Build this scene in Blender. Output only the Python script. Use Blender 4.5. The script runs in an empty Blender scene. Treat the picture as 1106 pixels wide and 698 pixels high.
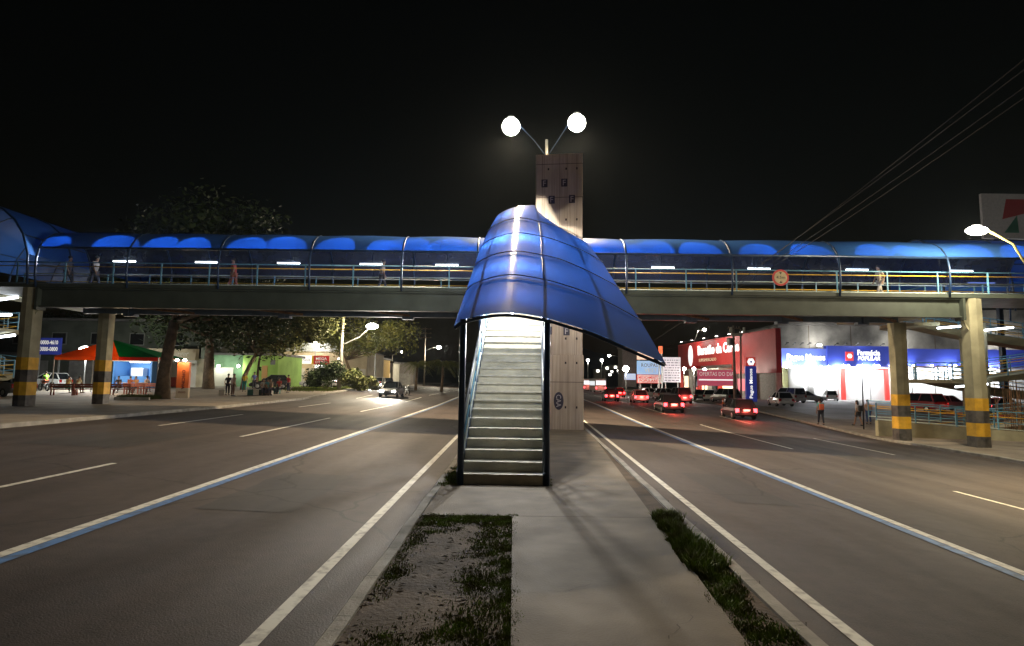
import bpy, bmesh, math, random
from mathutils import Vector, Matrix, Euler
random.seed(7)
PI = math.pi
R = math.radians
scn = bpy.context.scene
col = scn.collection

# ------------------------------------------------------------------ camera, world, exposure
PITCH, ROLL, FPX, CAMZ = R(5.58), 0.0115, 650.0, 1.9
cam_d = bpy.data.cameras.new('camera')
cam_d.sensor_width = 36.0
cam_d.lens = 36.0 * FPX / 1106.0
cam_d.clip_start = 0.05
cam_d.clip_end = 3000
cam = bpy.data.objects.new('camera', cam_d)
col.objects.link(cam)
CM = (Matrix.Rotation(PI / 2 + PITCH, 3, 'X') @ Matrix.Rotation(ROLL, 3, 'Z'))
cam.location = (0, 0, CAMZ)
cam.rotation_euler = CM.to_euler()
scn.camera = cam

world = bpy.data.worlds.new('World')
scn.world = world
world.use_nodes = True
wn = world.node_tree
wn.nodes.clear()
wo = wn.nodes.new('ShaderNodeOutputWorld')
bg = wn.nodes.new('ShaderNodeBackground')
sky = wn.nodes.new('ShaderNodeTexSky')
sky.sky_type = 'NISHITA'
sky.sun_disc = False
sky.sun_elevation = R(8)
sky.sun_rotation = R(200)
sky.air_density = 2.0
bg.inputs[1].default_value = 0.0006
wn.links.new(sky.outputs[0], bg.inputs[0])
wn.links.new(bg.outputs[0], wo.inputs[0])

scn.view_settings.view_transform = 'Standard'
scn.view_settings.look = 'None'
scn.view_settings.exposure = 0.0
scn.view_settings.gamma = 1.0
scn.view_settings.use_curve_mapping = False
scn.render.engine = 'CYCLES'
scn.cycles.use_denoising = True
scn.cycles.use_adaptive_sampling = True
scn.cycles.adaptive_threshold = 0.015
scn.cycles.max_bounces = 6
scn.cycles.transparent_max_bounces = 12
scn.cycles.sample_clamp_indirect = 4
scn.cycles.caustics_reflective = False
scn.cycles.caustics_refractive = False


def at(px, py, Y):
    d = CM @ Vector(((px - 553) / FPX, -(py - 349) / FPX, -1))
    return Vector((0, 0, CAMZ)) + d * (Y / d.y)


# ------------------------------------------------------------------ ground profile
def lerp(a, b, t): return a + (b - a) * max(0.0, min(1.0, t))
def KL(Y): return -15.1 - max(0, Y - 32) * 0.055          # left kerb line
def KR(Y): return 19.05 + .04 * Y + max(0, Y - 36) * 0.05  # right kerb line
def ML(Y): return -1.40                                    # median, left kerb
def MR(Y): return 2.17 + .04 * Y                           # median, right kerb
def zg(x, Y):
    if x <= 0:
        t = max(0, min(1, (x - ML(Y)) / (KL(Y) - ML(Y))))
        return -.10 + lerp(.45, .95, (Y - 46) / 20) * t
    t = max(0, min(1, (x - MR(Y)) / (KR(Y) - MR(Y))))
    return -.12 + lerp(-.95, -.30, (Y - 34) / 26) * t
def gp(x, Y, dz=0.0):
    return Vector((x, Y, zg(x, Y) + dz))
def on(px, py, dz=0.13, y0=4, y1=300):
    """ground point seen at that pixel of the photograph"""
    d = CM @ Vector(((px - 553) / FPX, -(py - 349) / FPX, -1))
    Y = y0
    while Y < y1:
        p = Vector((0, 0, CAMZ)) + d * (Y / d.y)
        if p.z <= zg(p.x, Y) + dz:
            return p
        Y += .1
    return p


# ------------------------------------------------------------------ materials
MATS = {}
def mat(name, color=(.5, .5, .5), rough=.6, metal=0.0, var=0.0, scale=4.0, color2=None, bump=0.0, bscale=None,
        emit=None, estr=0.0, spec=0.5, alpha=1.0, coat=0.0, detail=6.0, contrast=(.35, .65)):
    if name in MATS: return MATS[name]
    m = bpy.data.materials.new(name)
    m.use_nodes = True
    nt = m.node_tree
    p = nt.nodes['Principled BSDF']
    p.inputs['Base Color'].default_value = (*color, 1)
    p.inputs['Roughness'].default_value = rough
    p.inputs['Metallic'].default_value = metal
    p.inputs['Specular IOR Level'].default_value = spec
    p.inputs['Coat Weight'].default_value = coat
    if emit:
        p.inputs['Emission Color'].default_value = (*emit, 1)
        p.inputs['Emission Strength'].default_value = estr
    if alpha < 1: p.inputs['Alpha'].default_value = alpha
    if var > 0 or color2 or bump > 0:
        tc = nt.nodes.new('ShaderNodeTexCoord')
        n = nt.nodes.new('ShaderNodeTexNoise')
        n.inputs['Scale'].default_value = scale
        n.inputs['Detail'].default_value = detail
        nt.links.new(tc.outputs['Object'], n.inputs['Vector'])
        if var > 0 or color2:
            c2 = color2 or tuple(c * (1 - var) for c in color)
            r = nt.nodes.new('ShaderNodeValToRGB')
            r.color_ramp.elements[0].position = contrast[0]
            r.color_ramp.elements[1].position = contrast[1]
            r.color_ramp.elements[0].color = (*c2, 1)
            r.color_ramp.elements[1].color = (*color, 1)
            nt.links.new(n.outputs['Fac'], r.inputs[0])
            nt.links.new(r.outputs[0], p.inputs['Base Color'])
            mr = nt.nodes.new('ShaderNodeMapRange')
            mr.inputs['To Min'].default_value = min(1, rough + .12)
            mr.inputs['To Max'].default_value = max(.03, rough - .1)
            nt.links.new(n.outputs['Fac'], mr.inputs['Value'])
            nt.links.new(mr.outputs[0], p.inputs['Roughness'])
        if bump > 0:
            n2 = nt.nodes.new('ShaderNodeTexNoise')
            n2.inputs['Scale'].default_value = bscale or scale * 6
            n2.inputs['Detail'].default_value = 5
            nt.links.new(tc.outputs['Object'], n2.inputs['Vector'])
            b = nt.nodes.new('ShaderNodeBump')
            b.inputs['Strength'].default_value = bump
            b.inputs['Distance'].default_value = .02
            nt.links.new(n2.outputs['Fac'], b.inputs['Height'])
            nt.links.new(b.outputs[0], p.inputs['Normal'])
    MATS[name] = m
    return m


def mat_asphalt(name, base, dark, wheel=True):
    m = mat(name, base, .62)
    nt = m.node_tree
    p = nt.nodes['Principled BSDF']
    tc = nt.nodes.new('ShaderNodeTexCoord')
    def noise(s, sc=(1, 1, 1), det=6):
        mp = nt.nodes.new('ShaderNodeMapping')
        mp.inputs['Scale'].default_value = sc
        nt.links.new(tc.outputs['Object'], mp.inputs[0])
        n = nt.nodes.new('ShaderNodeTexNoise')
        n.inputs['Scale'].default_value = s
        n.inputs['Detail'].default_value = det
        nt.links.new(mp.outputs[0], n.inputs['Vector'])
        return n
    a = noise(.9, (1, .07, 1))       # long streaks of wear along the lanes
    b = noise(.35)
    c = noise(60, det=3)
    g = noise(4.5, det=8)
    def mix(f1, f2, w):
        x = nt.nodes.new('ShaderNodeMix'); x.data_type = 'FLOAT'; x.inputs[0].default_value = w
        nt.links.new(f1, x.inputs[2]); nt.links.new(f2, x.inputs[3]); return x.outputs[0]
    f = mix(a.outputs['Fac'], b.outputs['Fac'], .45)
    f = mix(f, g.outputs['Fac'], .3)
    f = mix(f, c.outputs['Fac'], .25)
    r = nt.nodes.new('ShaderNodeValToRGB')
    r.color_ramp.elements[0].position = .38; r.color_ramp.elements[0].color = (*dark, 1)
    r.color_ramp.elements[1].position = .62; r.color_ramp.elements[1].color = (*base, 1)
    nt.links.new(f, r.inputs[0]); nt.links.new(r.outputs[0], p.inputs['Base Color'])
    # cracks
    v = nt.nodes.new('ShaderNodeTexVoronoi'); v.feature = 'DISTANCE_TO_EDGE'; v.inputs['Scale'].default_value = .22
    wv = nt.nodes.new('ShaderNodeMixRGB'); wv.inputs[0].default_value = .35
    nn = noise(1.5)
    nt.links.new(tc.outputs['Object'], wv.inputs[1]); nt.links.new(nn.outputs['Color'], wv.inputs[2])
    nt.links.new(wv.outputs[0], v.inputs['Vector'])
    lt = nt.nodes.new('ShaderNodeMath'); lt.operation = 'LESS_THAN'; lt.inputs[1].default_value = .0035
    nt.links.new(v.outputs['Distance'], lt.inputs[0])
    mm = nt.nodes.new('ShaderNodeMixRGB'); mm.inputs[2].default_value = (dark[0] * .4, dark[1] * .4, dark[2] * .4, 1)
    ms = nt.nodes.new('ShaderNodeMath'); ms.operation = 'MULTIPLY'; ms.inputs[1].default_value = .7
    nt.links.new(lt.outputs[0], ms.inputs[0]); nt.links.new(ms.outputs[0], mm.inputs[0])
    nt.links.new(r.outputs[0], mm.inputs[1]); nt.links.new(mm.outputs[0], p.inputs['Base Color'])
    bp = nt.nodes.new('ShaderNodeBump'); bp.inputs['Strength'].default_value = .45; bp.inputs['Distance'].default_value = .012
    nt.links.new(c.outputs['Fac'], bp.inputs['Height']); nt.links.new(bp.outputs[0], p.inputs['Normal'])
    mr = nt.nodes.new('ShaderNodeMapRange'); mr.inputs['To Min'].default_value = .85; mr.inputs['To Max'].default_value = .58; p.inputs['Specular IOR Level'].default_value = .35
    nt.links.new(a.outputs['Fac'], mr.inputs['Value']); nt.links.new(mr.outputs[0], p.inputs['Roughness'])
    return m


def mat_poly(name, tint, trans=.30, transl=.35, rough=.22, bmp=.25, coat=.6, crough=.16, spec=.5):
    """blue polycarbonate sheet: part clear, part diffusing, glossy"""
    m = bpy.data.materials.new(name); m.use_nodes = True
    nt = m.node_tree; nt.nodes.clear()
    o = nt.nodes.new('ShaderNodeOutputMaterial')
    tr = nt.nodes.new('ShaderNodeBsdfTransparent'); tr.inputs[0].default_value = (*[min(1, c * 1.6 + .06) for c in tint], 1)
    tl = nt.nodes.new('ShaderNodeBsdfTranslucent'); tl.inputs[0].default_value = (*tint, 1)
    p = nt.nodes.new('ShaderNodeBsdfPrincipled')
    p.inputs['Base Color'].default_value = (tint[0] * .7, tint[1] * .62, tint[2] * .55, 1)
    p.inputs['Roughness'].default_value = rough
    p.inputs['Specular IOR Level'].default_value = spec; p.inputs['Coat Weight'].default_value = coat; p.inputs['Coat Roughness'].default_value = crough
    tc = nt.nodes.new('ShaderNodeTexCoord')
    n = nt.nodes.new('ShaderNodeTexNoise'); n.inputs['Scale'].default_value = 1.6; n.inputs['Detail'].default_value = 7
    nt.links.new(tc.outputs['Object'], n.inputs['Vector'])
    mr = nt.nodes.new('ShaderNodeMapRange'); mr.inputs['To Min'].default_value = rough - .06; mr.inputs['To Max'].default_value = rough + .2
    nt.links.new(n.outputs['Fac'], mr.inputs['Value']); nt.links.new(mr.outputs[0], p.inputs['Roughness'])
    b = nt.nodes.new('ShaderNodeBump'); b.inputs['Strength'].default_value = bmp; b.inputs['Distance'].default_value = .03
    n2 = nt.nodes.new('ShaderNodeTexNoise'); n2.inputs['Scale'].default_value = 2.2; n2.inputs['Detail'].default_value = 2
    nt.links.new(tc.outputs['Object'], n2.inputs['Vector'])
    nt.links.new(n2.outputs['Fac'], b.inputs['Height']); nt.links.new(b.outputs[0], p.inputs['Normal'])
    m1 = nt.nodes.new('ShaderNodeMixShader'); m1.inputs[0].default_value = transl / (1 - trans)
    nt.links.new(p.outputs[0], m1.inputs[1]); nt.links.new(tl.outputs[0], m1.inputs[2])
    m2 = nt.nodes.new('ShaderNodeMixShader'); m2.inputs[0].default_value = trans
    nt.links.new(m1.outputs[0], m2.inputs[1]); nt.links.new(tr.outputs[0], m2.inputs[2])
    nt.links.new(m2.outputs[0], o.inputs[0])
    MATS[name] = m
    return m


def mat_boards(name):
    """board-marked raw concrete panels: upright planks with pour joints"""
    m = mat(name, (.36, .30, .23), .8)
    nt = m.node_tree; p = nt.nodes['Principled BSDF']
    tc = nt.nodes.new('ShaderNodeTexCoord')
    sp = nt.nodes.new('ShaderNodeSeparateXYZ'); nt.links.new(tc.outputs['Object'], sp.inputs[0])
    ad = nt.nodes.new('ShaderNodeMath'); ad.operation = 'ADD'
    nt.links.new(sp.outputs[0], ad.inputs[0]); nt.links.new(sp.outputs[1], ad.inputs[1])
    ml = nt.nodes.new('ShaderNodeMath'); ml.operation = 'MULTIPLY'; ml.inputs[1].default_value = 3.1
    nt.links.new(ad.outputs[0], ml.inputs[0])
    fl = nt.nodes.new('ShaderNodeMath'); fl.operation = 'FLOOR'; nt.links.new(ml.outputs[0], fl.inputs[0])
    wn_ = nt.nodes.new('ShaderNodeTexWhiteNoise'); wn_.noise_dimensions = '1D'; nt.links.new(fl.outputs[0], wn_.inputs['W'])
    mp = nt.nodes.new('ShaderNodeMapping'); mp.inputs['Scale'].default_value = (7, 7, .35)
    nt.links.new(tc.outputs['Object'], mp.inputs[0])
    n = nt.nodes.new('ShaderNodeTexNoise'); n.inputs['Scale'].default_value = 2; n.inputs['Detail'].default_value = 9
    nt.links.new(mp.outputs[0], n.inputs['Vector'])
    n3 = nt.nodes.new('ShaderNodeTexNoise'); n3.inputs['Scale'].default_value = .8; n3.inputs['Detail'].default_value = 8
    nt.links.new(tc.outputs['Object'], n3.inputs['Vector'])
    x = nt.nodes.new('ShaderNodeMix'); x.data_type = 'FLOAT'; x.inputs[0].default_value = .3
    nt.links.new(n.outputs['Fac'], x.inputs[2]); nt.links.new(wn_.outputs[0], x.inputs[3])
    x2 = nt.nodes.new('ShaderNodeMix'); x2.data_type = 'FLOAT'; x2.inputs[0].default_value = .4
    nt.links.new(x.outputs[0], x2.inputs[2]); nt.links.new(n3.outputs['Fac'], x2.inputs[3])
    r = nt.nodes.new('ShaderNodeValToRGB')
    r.color_ramp.elements[0].position = .3; r.color_ramp.elements[0].color = (.34, .26, .19, 1)
    r.color_ramp.elements[1].position = .65; r.color_ramp.elements[1].color = (.60, .49, .37, 1)
    nt.links.new(x2.outputs[0], r.inputs[0])
    fr = nt.nodes.new('ShaderNodeMath'); fr.operation = 'FRACT'; nt.links.new(ml.outputs[0], fr.inputs[0])
    lt = nt.nodes.new('ShaderNodeMath'); lt.operation = 'LESS_THAN'; lt.inputs[1].default_value = .07
    nt.links.new(fr.outputs[0], lt.inputs[0])
    mf = nt.nodes.new('ShaderNodeMath'); mf.operation = 'MULTIPLY'
    nt.links.new(lt.outputs[0], mf.inputs[0]); nt.links.new(n3.outputs['Fac'], mf.inputs[1])
    mm = nt.nodes.new('ShaderNodeMixRGB'); mm.inputs[2].default_value = (.12, .09, .065, 1)
    nt.links.new(mf.outputs[0], mm.inputs[0]); nt.links.new(r.outputs[0], mm.inputs[1])
    nt.links.new(mm.outputs[0], p.inputs['Base Color'])
    b = nt.nodes.new('ShaderNodeBump'); b.inputs['Strength'].default_value = .5; b.inputs['Distance'].default_value = .02
    nt.links.new(x2.outputs[0], b.inputs['Height']); nt.links.new(b.outputs[0], p.inputs['Normal'])
    return m


ASPH = mat_asphalt('asphalt', (.066, .048, .041), (.022, .0165, .015))
CONC = mat('path_concrete', (.135, .102, .062), .8, var=.45, scale=1.1, bump=.4, bscale=45, detail=9)
KERB = mat('kerb_concrete', (.30, .28, .24), .85, var=.4, scale=3, bump=.4, bscale=40)
PAVE = mat('pavement', (.24, .20, .155), .85, var=.35, scale=.8, bump=.4, bscale=30, detail=9)
DIRT = mat('dirt', (.075, .043, .017), .95, var=.5, scale=2.5, bump=.7, bscale=25, detail=9)
LOT = mat('lot_concrete', (.30, .29, .27), .75, var=.25, scale=.4, bump=.3, bscale=20)
WHITE_L = mat('road_paint_white', (.62, .60, .52), .6, color2=(.33, .31, .27), scale=9, detail=9, contrast=(.32, .52))
BLUE_L = mat('road_paint_blue', (.08, .19, .42), .6, color2=(.07, .10, .15), scale=7, detail=9, contrast=(.32, .58))
STEP = mat('step_concrete', (.58, .55, .43), .75, var=.35, scale=2.2, bump=.4, bscale=40, detail=9)
PILLAR = mat('pillar_concrete', (.36, .335, .22), .8, var=.35, scale=1.4, bump=.35, bscale=20, detail=9)
YEL = mat('yellow_band', (.72, .40, .03), .6, var=.3, scale=3, detail=8)
BLK = mat('black_band', (.035, .033, .032), .6, color2=(.11, .10, .09), scale=3, detail=9)
STEEL_D = mat('dark_blue_steel', (.02, .045, .10), .35, metal=.2, var=.3, scale=5)
STEEL_G = mat('grey_beam_paint', (.062, .074, .058), .5, var=.3, scale=1.5, detail=8)
STEEL_B = mat('slate_blue_paint', (.13, .18, .26), .45, var=.3, scale=2)
RAIL_B = mat('light_blue_rail', (.13, .33, .46), .45, var=.2, scale=6)
RAIL_Y = mat('yellow_rail', (.72, .42, .04), .45, var=.2, scale=6)
RAIL_C = mat('pale_rail', (.55, .62, .55), .45, var=.2, scale=6)
RUST = mat('rust_brown_brace', (.22, .12, .06), .8, var=.5, scale=5)
BOARD = mat_boards('board_concrete')
POLY = mat_poly('blue_polycarbonate', (.07, .25, .72), .34, .12, .30)
POLY3 = mat_poly('grey_polycarbonate', (.10, .13, .24), .55, .08, .2)
POLY2 = mat_poly('smoke_blue_polycarbonate', (.15, .32, .75), .06, .34, .55, .04, .8, .10, .12)
POLE = mat('pole_concrete', (.30, .28, .23), .85, var=.3, scale=3)
GALV = mat('galvanised', (.42, .43, .42), .45, metal=.6, var=.2, scale=5)
BARK = mat('bark', (.13, .09, .055), .95, var=.5, scale=4, bump=.8, bscale=14)
LEAF = mat('leaf', (.040, .060, .014), .6, color2=(.015, .028, .008), scale=.8, spec=.3)
LEAF2 = mat('leaf_warm', (.12, .12, .03), .6, color2=(.05, .065, .015), scale=.8, spec=.3)
GRASS = mat('grass_blade', (.15, .23, .03), .7, color2=(.09, .09, .02), scale=5, spec=.3)
BLACKP = mat('black_plastic', (.02, .02, .02), .5)
GLASSD = mat('dark_glass', (.015, .018, .02), .08, spec=.8)
TYRE = mat('tyre', (.02, .02, .02), .85)
RIM = mat('rim', (.45, .45, .46), .3, metal=.8)
def emis(name, c, s): return mat(name, c, .4, emit=c, estr=s)
E_LAMP = emis('lamp_lens', (1, .97, .88), 40)
E_SMALL = emis('small_lamp', (1, .97, .90), 12)
E_TUBE = emis('tube_light', (.86, .93, 1), 9)
E_HEAD = emis('headlight_lens', (1, .95, .85), 45)
E_TAIL = emis('tail_light_lens', (1, .05, .06), 9)
E_WIN = emis('lit_window', (1, .80, .5), 1.6)


# ------------------------------------------------------------------ mesh helper
class MB:
    def __init__(s): s.v = []; s.f = []; s.mi = []; s.cur = 0
    def add(s, vs, fs):
        o = len(s.v); s.v += [tuple(v) for v in vs]
        for f in fs: s.f.append(tuple(i + o for i in f)); s.mi.append(s.cur)
    def box(s, p0, p1):
        x0, y0, z0 = p0; x1, y1, z1 = p1
        vs = [(x0, y0, z0), (x1, y0, z0), (x1, y1, z0), (x0, y1, z0), (x0, y0, z1), (x1, y0, z1), (x1, y1, z1), (x0, y1, z1)]
        s.add(vs, [(0, 3, 2, 1), (4, 5, 6, 7), (0, 1, 5, 4), (1, 2, 6, 5), (2, 3, 7, 6), (3, 0, 4, 7)]); return s
    def bar(s, a, b, w, h=None):
        a, b = Vector(a), Vector(b); h = h or w
        d = (b - a).normalized(); up = Vector((0, 0, 1)) if abs(d.z) < .95 else Vector((0, 1, 0))
        x = d.cross(up).normalized() * w / 2; y = x.normalized().cross(d) * h / 2
        vs = [a - x - y, a + x - y, a + x + y, a - x + y, b - x - y, b + x - y, b + x + y, b - x + y]
        s.add(vs, [(0, 1, 2, 3), (4, 7, 6, 5), (0, 4, 5, 1), (1, 5, 6, 2), (2, 6, 7, 3), (3, 7, 4, 0)]); return s
    def tube(s, pts, r, n=8, r2=None, cap=True):
        pts = [Vector(p) for p in pts]; N = len(pts); rings = []
        px = None
        for i, p in enumerate(pts):
            d = (pts[min(i + 1, N - 1)] - pts[max(i - 1, 0)]).normalized()
            if px is None:
                up = Vector((0, 0, 1)) if abs(d.z) < .9 else Vector((1, 0, 0))
                px = d.cross(up).normalized()
            else:
                px = (px - d * px.dot(d)).normalized()
            py = d.cross(px)
            rr = r if not isinstance(r, (list, tuple)) else r[i]
            if r2 is not None: rr = r + (r2 - r) * i / (N - 1)
            rings.append([p + (px * math.cos(2 * PI * k / n) + py * math.sin(2 * PI * k / n)) * rr for k in range(n)])
        s.loft(rings, cap); return s
    def loft(s, rings, cap=True, closed=True):
        n = len(rings[0]); vs = [v for r_ in rings for v in r_]; fs = []
        for i in range(len(rings) - 1):
            for k in range(n if closed else n - 1):
                a = i * n + k; b = i * n + (k + 1) % n
                fs.append((a, b, b + n, a + n))
        if cap and closed:
            fs.append(tuple(range(n - 1, -1, -1))); fs.append(tuple((len(rings) - 1) * n + k for k in range(n)))
        s.add(vs, fs); return s
    def lathe(s, prof, n=16, c=(0, 0, 0), axis='z'):
        rings = []
        for r_, h in prof:
            ring = []
            for k in range(n):
                a = 2 * PI * k / n; u, v = r_ * math.cos(a), r_ * math.sin(a)
                if axis == 'z': q = (c[0] + u, c[1] + v, c[2] + h)
                elif axis == 'y': q = (c[0] + u, c[1] + h, c[2] + v)
                else: q = (c[0] + h, c[1] + u, c[2] + v)
                ring.append(q)
            rings.append(ring)
        s.loft(rings); return s
    def ball(s, c, r, n=12, m=8):
        rx, ry, rz = (r, r, r) if not isinstance(r, (tuple, list)) else r
        rings = []
        for i in range(m + 1):
            t = PI * i / m; q = max(math.sin(t), .02)
            rings.append([(c[0] + rx * q * math.cos(2 * PI * k / n), c[1] + ry * q * math.sin(2 * PI * k / n), c[2] - rz * math.cos(t)) for k in range(n)])
        s.loft(rings); return s
    def prism(s, poly, h0, h1, plane='xy'):
        def P(u, v, h): return {'xy': (u, v, h), 'xz': (u, h, v), 'yz': (h, u, v)}[plane]
        n = len(poly)
        s.add([P(u, v, h0) for u, v in poly] + [P(u, v, h1) for u, v in poly],
              [tuple(range(n))[::-1], tuple(range(n, 2 * n))] + [(k, (k + 1) % n, (k + 1) % n + n, k + n) for k in range(n)])
        return s
    def strip(s, rows):
        """open grid: rows of equal length"""
        s.loft(rows, cap=False, closed=False); return s
    def build(s, name, m=None, parent=None, smooth=False, loc=None, rz=None, bevel=0, fix=True, kind=None, solid=0):
        me = bpy.data.meshes.new(name)
        me.from_pydata(s.v, [], s.f)
        ms = m if isinstance(m, (list, tuple)) else ([m] if m else [])
        for q in ms: me.materials.append(q)
        if len(ms) > 1:
            for i, p in enumerate(me.polygons): p.material_index = s.mi[i]
        if fix:
            b = bmesh.new(); b.from_mesh(me); bmesh.ops.recalc_face_normals(b, faces=b.faces); b.to_mesh(me); b.free()
        if smooth:
            me.polygons.foreach_set('use_smooth', [True] * len(me.polygons))
        o = bpy.data.objects.new(name, me); col.objects.link(o)
        if parent: o.parent = parent
        if loc: o.location = loc
        if rz is not None: o.rotation_euler = (0, 0, rz)
        if bevel:
            bm_ = o.modifiers.new('bevel', 'BEVEL'); bm_.width = bevel; bm_.segments = 2; bm_.limit_method = 'ANGLE'
        if solid:
            sm = o.modifiers.new('solid', 'SOLIDIFY'); sm.thickness = solid; sm.use_rim = False
        if kind: o['kind'] = kind
        return o


def thing(name, label, cat, loc=(0, 0, 0), rz=0, group=None):
    o = bpy.data.objects.new(name, None); col.objects.link(o)
    o.location = loc; o.rotation_euler = (0, 0, rz); o.empty_display_size = .3
    o['label'] = label; o['category'] = cat
    if group: o['group'] = group
    return o
def tag(o, label, cat, group=None):
    o['label'] = label; o['category'] = cat
    if group: o['group'] = group
    return o
def dup(src, loc, rz=None, label=None, group=None):
    r = src.copy(); col.objects.link(r); r.location = loc
    if rz is not None: r.rotation_euler = (0, 0, rz)
    if label: r['label'] = label
    if group: r['group'] = group
    for ch in src.children:
        c = ch.copy(); col.objects.link(c); c.parent = r
        for g in ch.children:
            d = g.copy(); col.objects.link(d); d.parent = c
    return r
def text(name, s, m, parent, c, w, h, rot=(PI / 2, 0, 0), ext=.01, spin=0, bold=.0, shear=0):
    cu = bpy.data.curves.new(name, 'FONT'); cu.body = s; cu.align_x = 'CENTER'; cu.align_y = 'CENTER'
    cu.extrude = .5; cu.resolution_u = 2; cu.offset = bold; cu.shear = shear
    to = bpy.data.objects.new(name, cu)
    me = bpy.data.meshes.new_from_object(to)
    bpy.data.objects.remove(to)
    xs = [v.co.x for v in me.vertices]; ys = [v.co.y for v in me.vertices]
    sx = w / (max(xs) - min(xs)); sy = h / (max(ys) - min(ys)); cx = (max(xs) + min(xs)) / 2; cy = (max(ys) + min(ys)) / 2
    for v in me.vertices:
        x, y = (v.co.x - cx) * sx, (v.co.y - cy) * sy
        v.co = (x * math.cos(spin) - y * math.sin(spin), x * math.sin(spin) + y * math.cos(spin), v.co.z * ext)
    me.materials.clear(); me.materials.append(m)
    o = bpy.data.objects.new(name, me); col.objects.link(o); o.parent = parent; o.location = c; o.rotation_euler = rot
    return o
def light(parent, loc, power, color=(1, .9, .72), r=.2, kind='POINT', name='lamp_light', aim=None, spot=120, blend=.6, size=(1, 1)):
    d = bpy.data.lights.new(name, kind); d.energy = power; d.color = color
    if kind == 'AREA': d.shape = 'RECTANGLE'; d.size, d.size_y = size
    else: d.shadow_soft_size = r
    if kind == 'SPOT': d.spot_size = R(spot); d.spot_blend = blend
    o = bpy.data.objects.new(name, d); col.objects.link(o); o.parent = parent; o.location = loc
    if aim is not None: o.rotation_euler = (Vector(aim) - Vector(loc)).to_track_quat('-Z', 'Y').to_euler()
    return o
def cat(p0, p1, sag, n=14):
    p0, p1 = Vector(p0), Vector(p1)
    return [p0.lerp(p1, i / n) - Vector((0, 0, sag * 4 * (i / n) * (1 - i / n))) for i in range(n + 1)]


# ================================================================== THE SETTING
YS = [-12 + 1.0 * i for i in range(0, 103)] + [92 + 4 * i for i in range(0, 55)]
def sheet(name, m, xa, xb, nx, dz, ys=YS, y0=-12, y1=400):
    mb = MB(); rows = []
    for Y in ys:
        if Y < y0 or Y > y1: continue
        a = xa(Y); b = xb(Y)
        rows.append([gp(a + (b - a) * i / nx, Y, dz) for i in range(nx + 1)])
    mb.strip(rows)
    return mb.build(name, m, kind='structure')

# one ground sheet to the horizon
GRD = mat('far_ground', (.06, .055, .04), .95, var=.4, scale=.2)
mb = MB(); rows = []
gx = [-900, -400, -200, -120, -80, -60, -45] + [-36 + i for i in range(72)] + [45, 60, 90, 130, 200, 400, 900]
for Y in [-300, -100, -40] + [-12 + 2 * i for i in range(60)] + [112, 130, 160, 200, 260, 400, 700, 1200]:
    rows.append([gp(x, Y, -.12) for x in gx])
mb.strip(rows).build('ground', GRD, kind='structure')
sheet('road_left', ASPH, KL, ML, 14, 0)
sheet('road_right', ASPH, MR, KR, 14, 0)
sheet('pavement_left', PAVE, lambda Y: KL(Y) - 60, lambda Y: KL(Y) - .18, 8, .13)
sheet('pavement_right', PAVE, lambda Y: KR(Y) + .18, lambda Y: KR(Y) + 80, 8, .13)
def kerb(name, f, w, top):
    mb = MB(); rows = []
    for Y in YS:
        rg = random.Random(int(Y * 10)); j = rg.uniform(-.012, .012)
        x = f(Y) + j; x2 = x + w
        z0 = zg(f(Y), Y); zt = (zg(f(Y), Y) + .13 if top is None else top) + rg.uniform(-.01, .012)
        rows.append([(x, Y, z0 - .1), (x, Y, zt - .02), (x + .02 * (1 if w > 0 else -1), Y, zt), (x2, Y, zt), (x2, Y, z0 - .1)])
    mb.strip(rows).build(name, KERB, kind='structure')
kerb('kerb_left', KL, -.2, None); kerb('kerb_right', KR, .2, None)
kerb('median_kerb_left', ML, .14, .012); kerb('median_kerb_right', MR, -.14, .012)

# median: soil, with a concrete path on it that fills its whole width from the stairs on
def PR(Y): return min(1.76 + (Y - 4.6) * .07, MR(Y) - .14)
def PL(Y): return lerp(-.05, .04, (Y - 4) / 5) if Y < 8.79 else ML(Y) + .15
def flat(name, m, xa, xb, z, y0, y1, nx=6, st=.2, rough=0.0):
    mb = MB(); rows = []; Y = y0
    while Y <= y1 + 1e-6:
        a, b = xa(Y), xb(Y)
        rows.append([(a + (b - a) * i / nx, Y, z + (random.uniform(-rough, rough) if 0 < i < nx else 0)) for i in range(nx + 1)])
        Y += st
    return mb.strip(rows).build(name, m, kind='structure', smooth=True)
flat('median_soil', DIRT, lambda Y: ML(Y) + .14, lambda Y: MR(Y) - .14, -.02, -12, 24, 20, .2, .012)
flat('median_path', CONC, PL, PR, .0, -12, 8.78, 4, 20.78)
flat('median_path_wide', CONC, PL, PR, .0, 8.8, 300, 4, 1.04)
# markings
def line(name, m, f, w, y0, y1, dz=.008, dash=None):
    mb = MB(); Y = y0
    if not dash: dash = (y1 - y0, 0)
    while Y < y1:
        e = min(Y + dash[0], y1); rows = []; y = Y; k = max(1, int((e - Y) / 1.0)); st = (e - Y) / k
        for i in range(k + 1):
            yy = Y + st * i; x = f(yy)
            rows.append([gp(x - w / 2, yy, dz), gp(x + w / 2, yy, dz)])
        mb.strip(rows); Y = e + dash[1]
        if dash[1] == 0: break
    mb.build(name, m, kind='structure')
line('edge_line_left', WHITE_L, lambda Y: -1.93, .13, -10, 190)
line('lane_line_left', WHITE_L, lambda Y: -5.28 - .008 * Y, .15, -10, 190)
line('bus_lane_line_left', BLUE_L, lambda Y: -5.12 - .008 * Y, .15, -10, 190)
line('dashes_left', WHITE_L, lambda Y: -8.05 - .012 * Y, .12, 3.2, 190, dash=(9.5, 6))
line('dashes_left_outer', WHITE_L, lambda Y: -11.5 - .03 * Y, .12, 6, 190, dash=(7, 8))
line('edge_line_right', WHITE_L, lambda Y: 2.62 + .04 * Y, .13, -10, 190)
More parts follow.
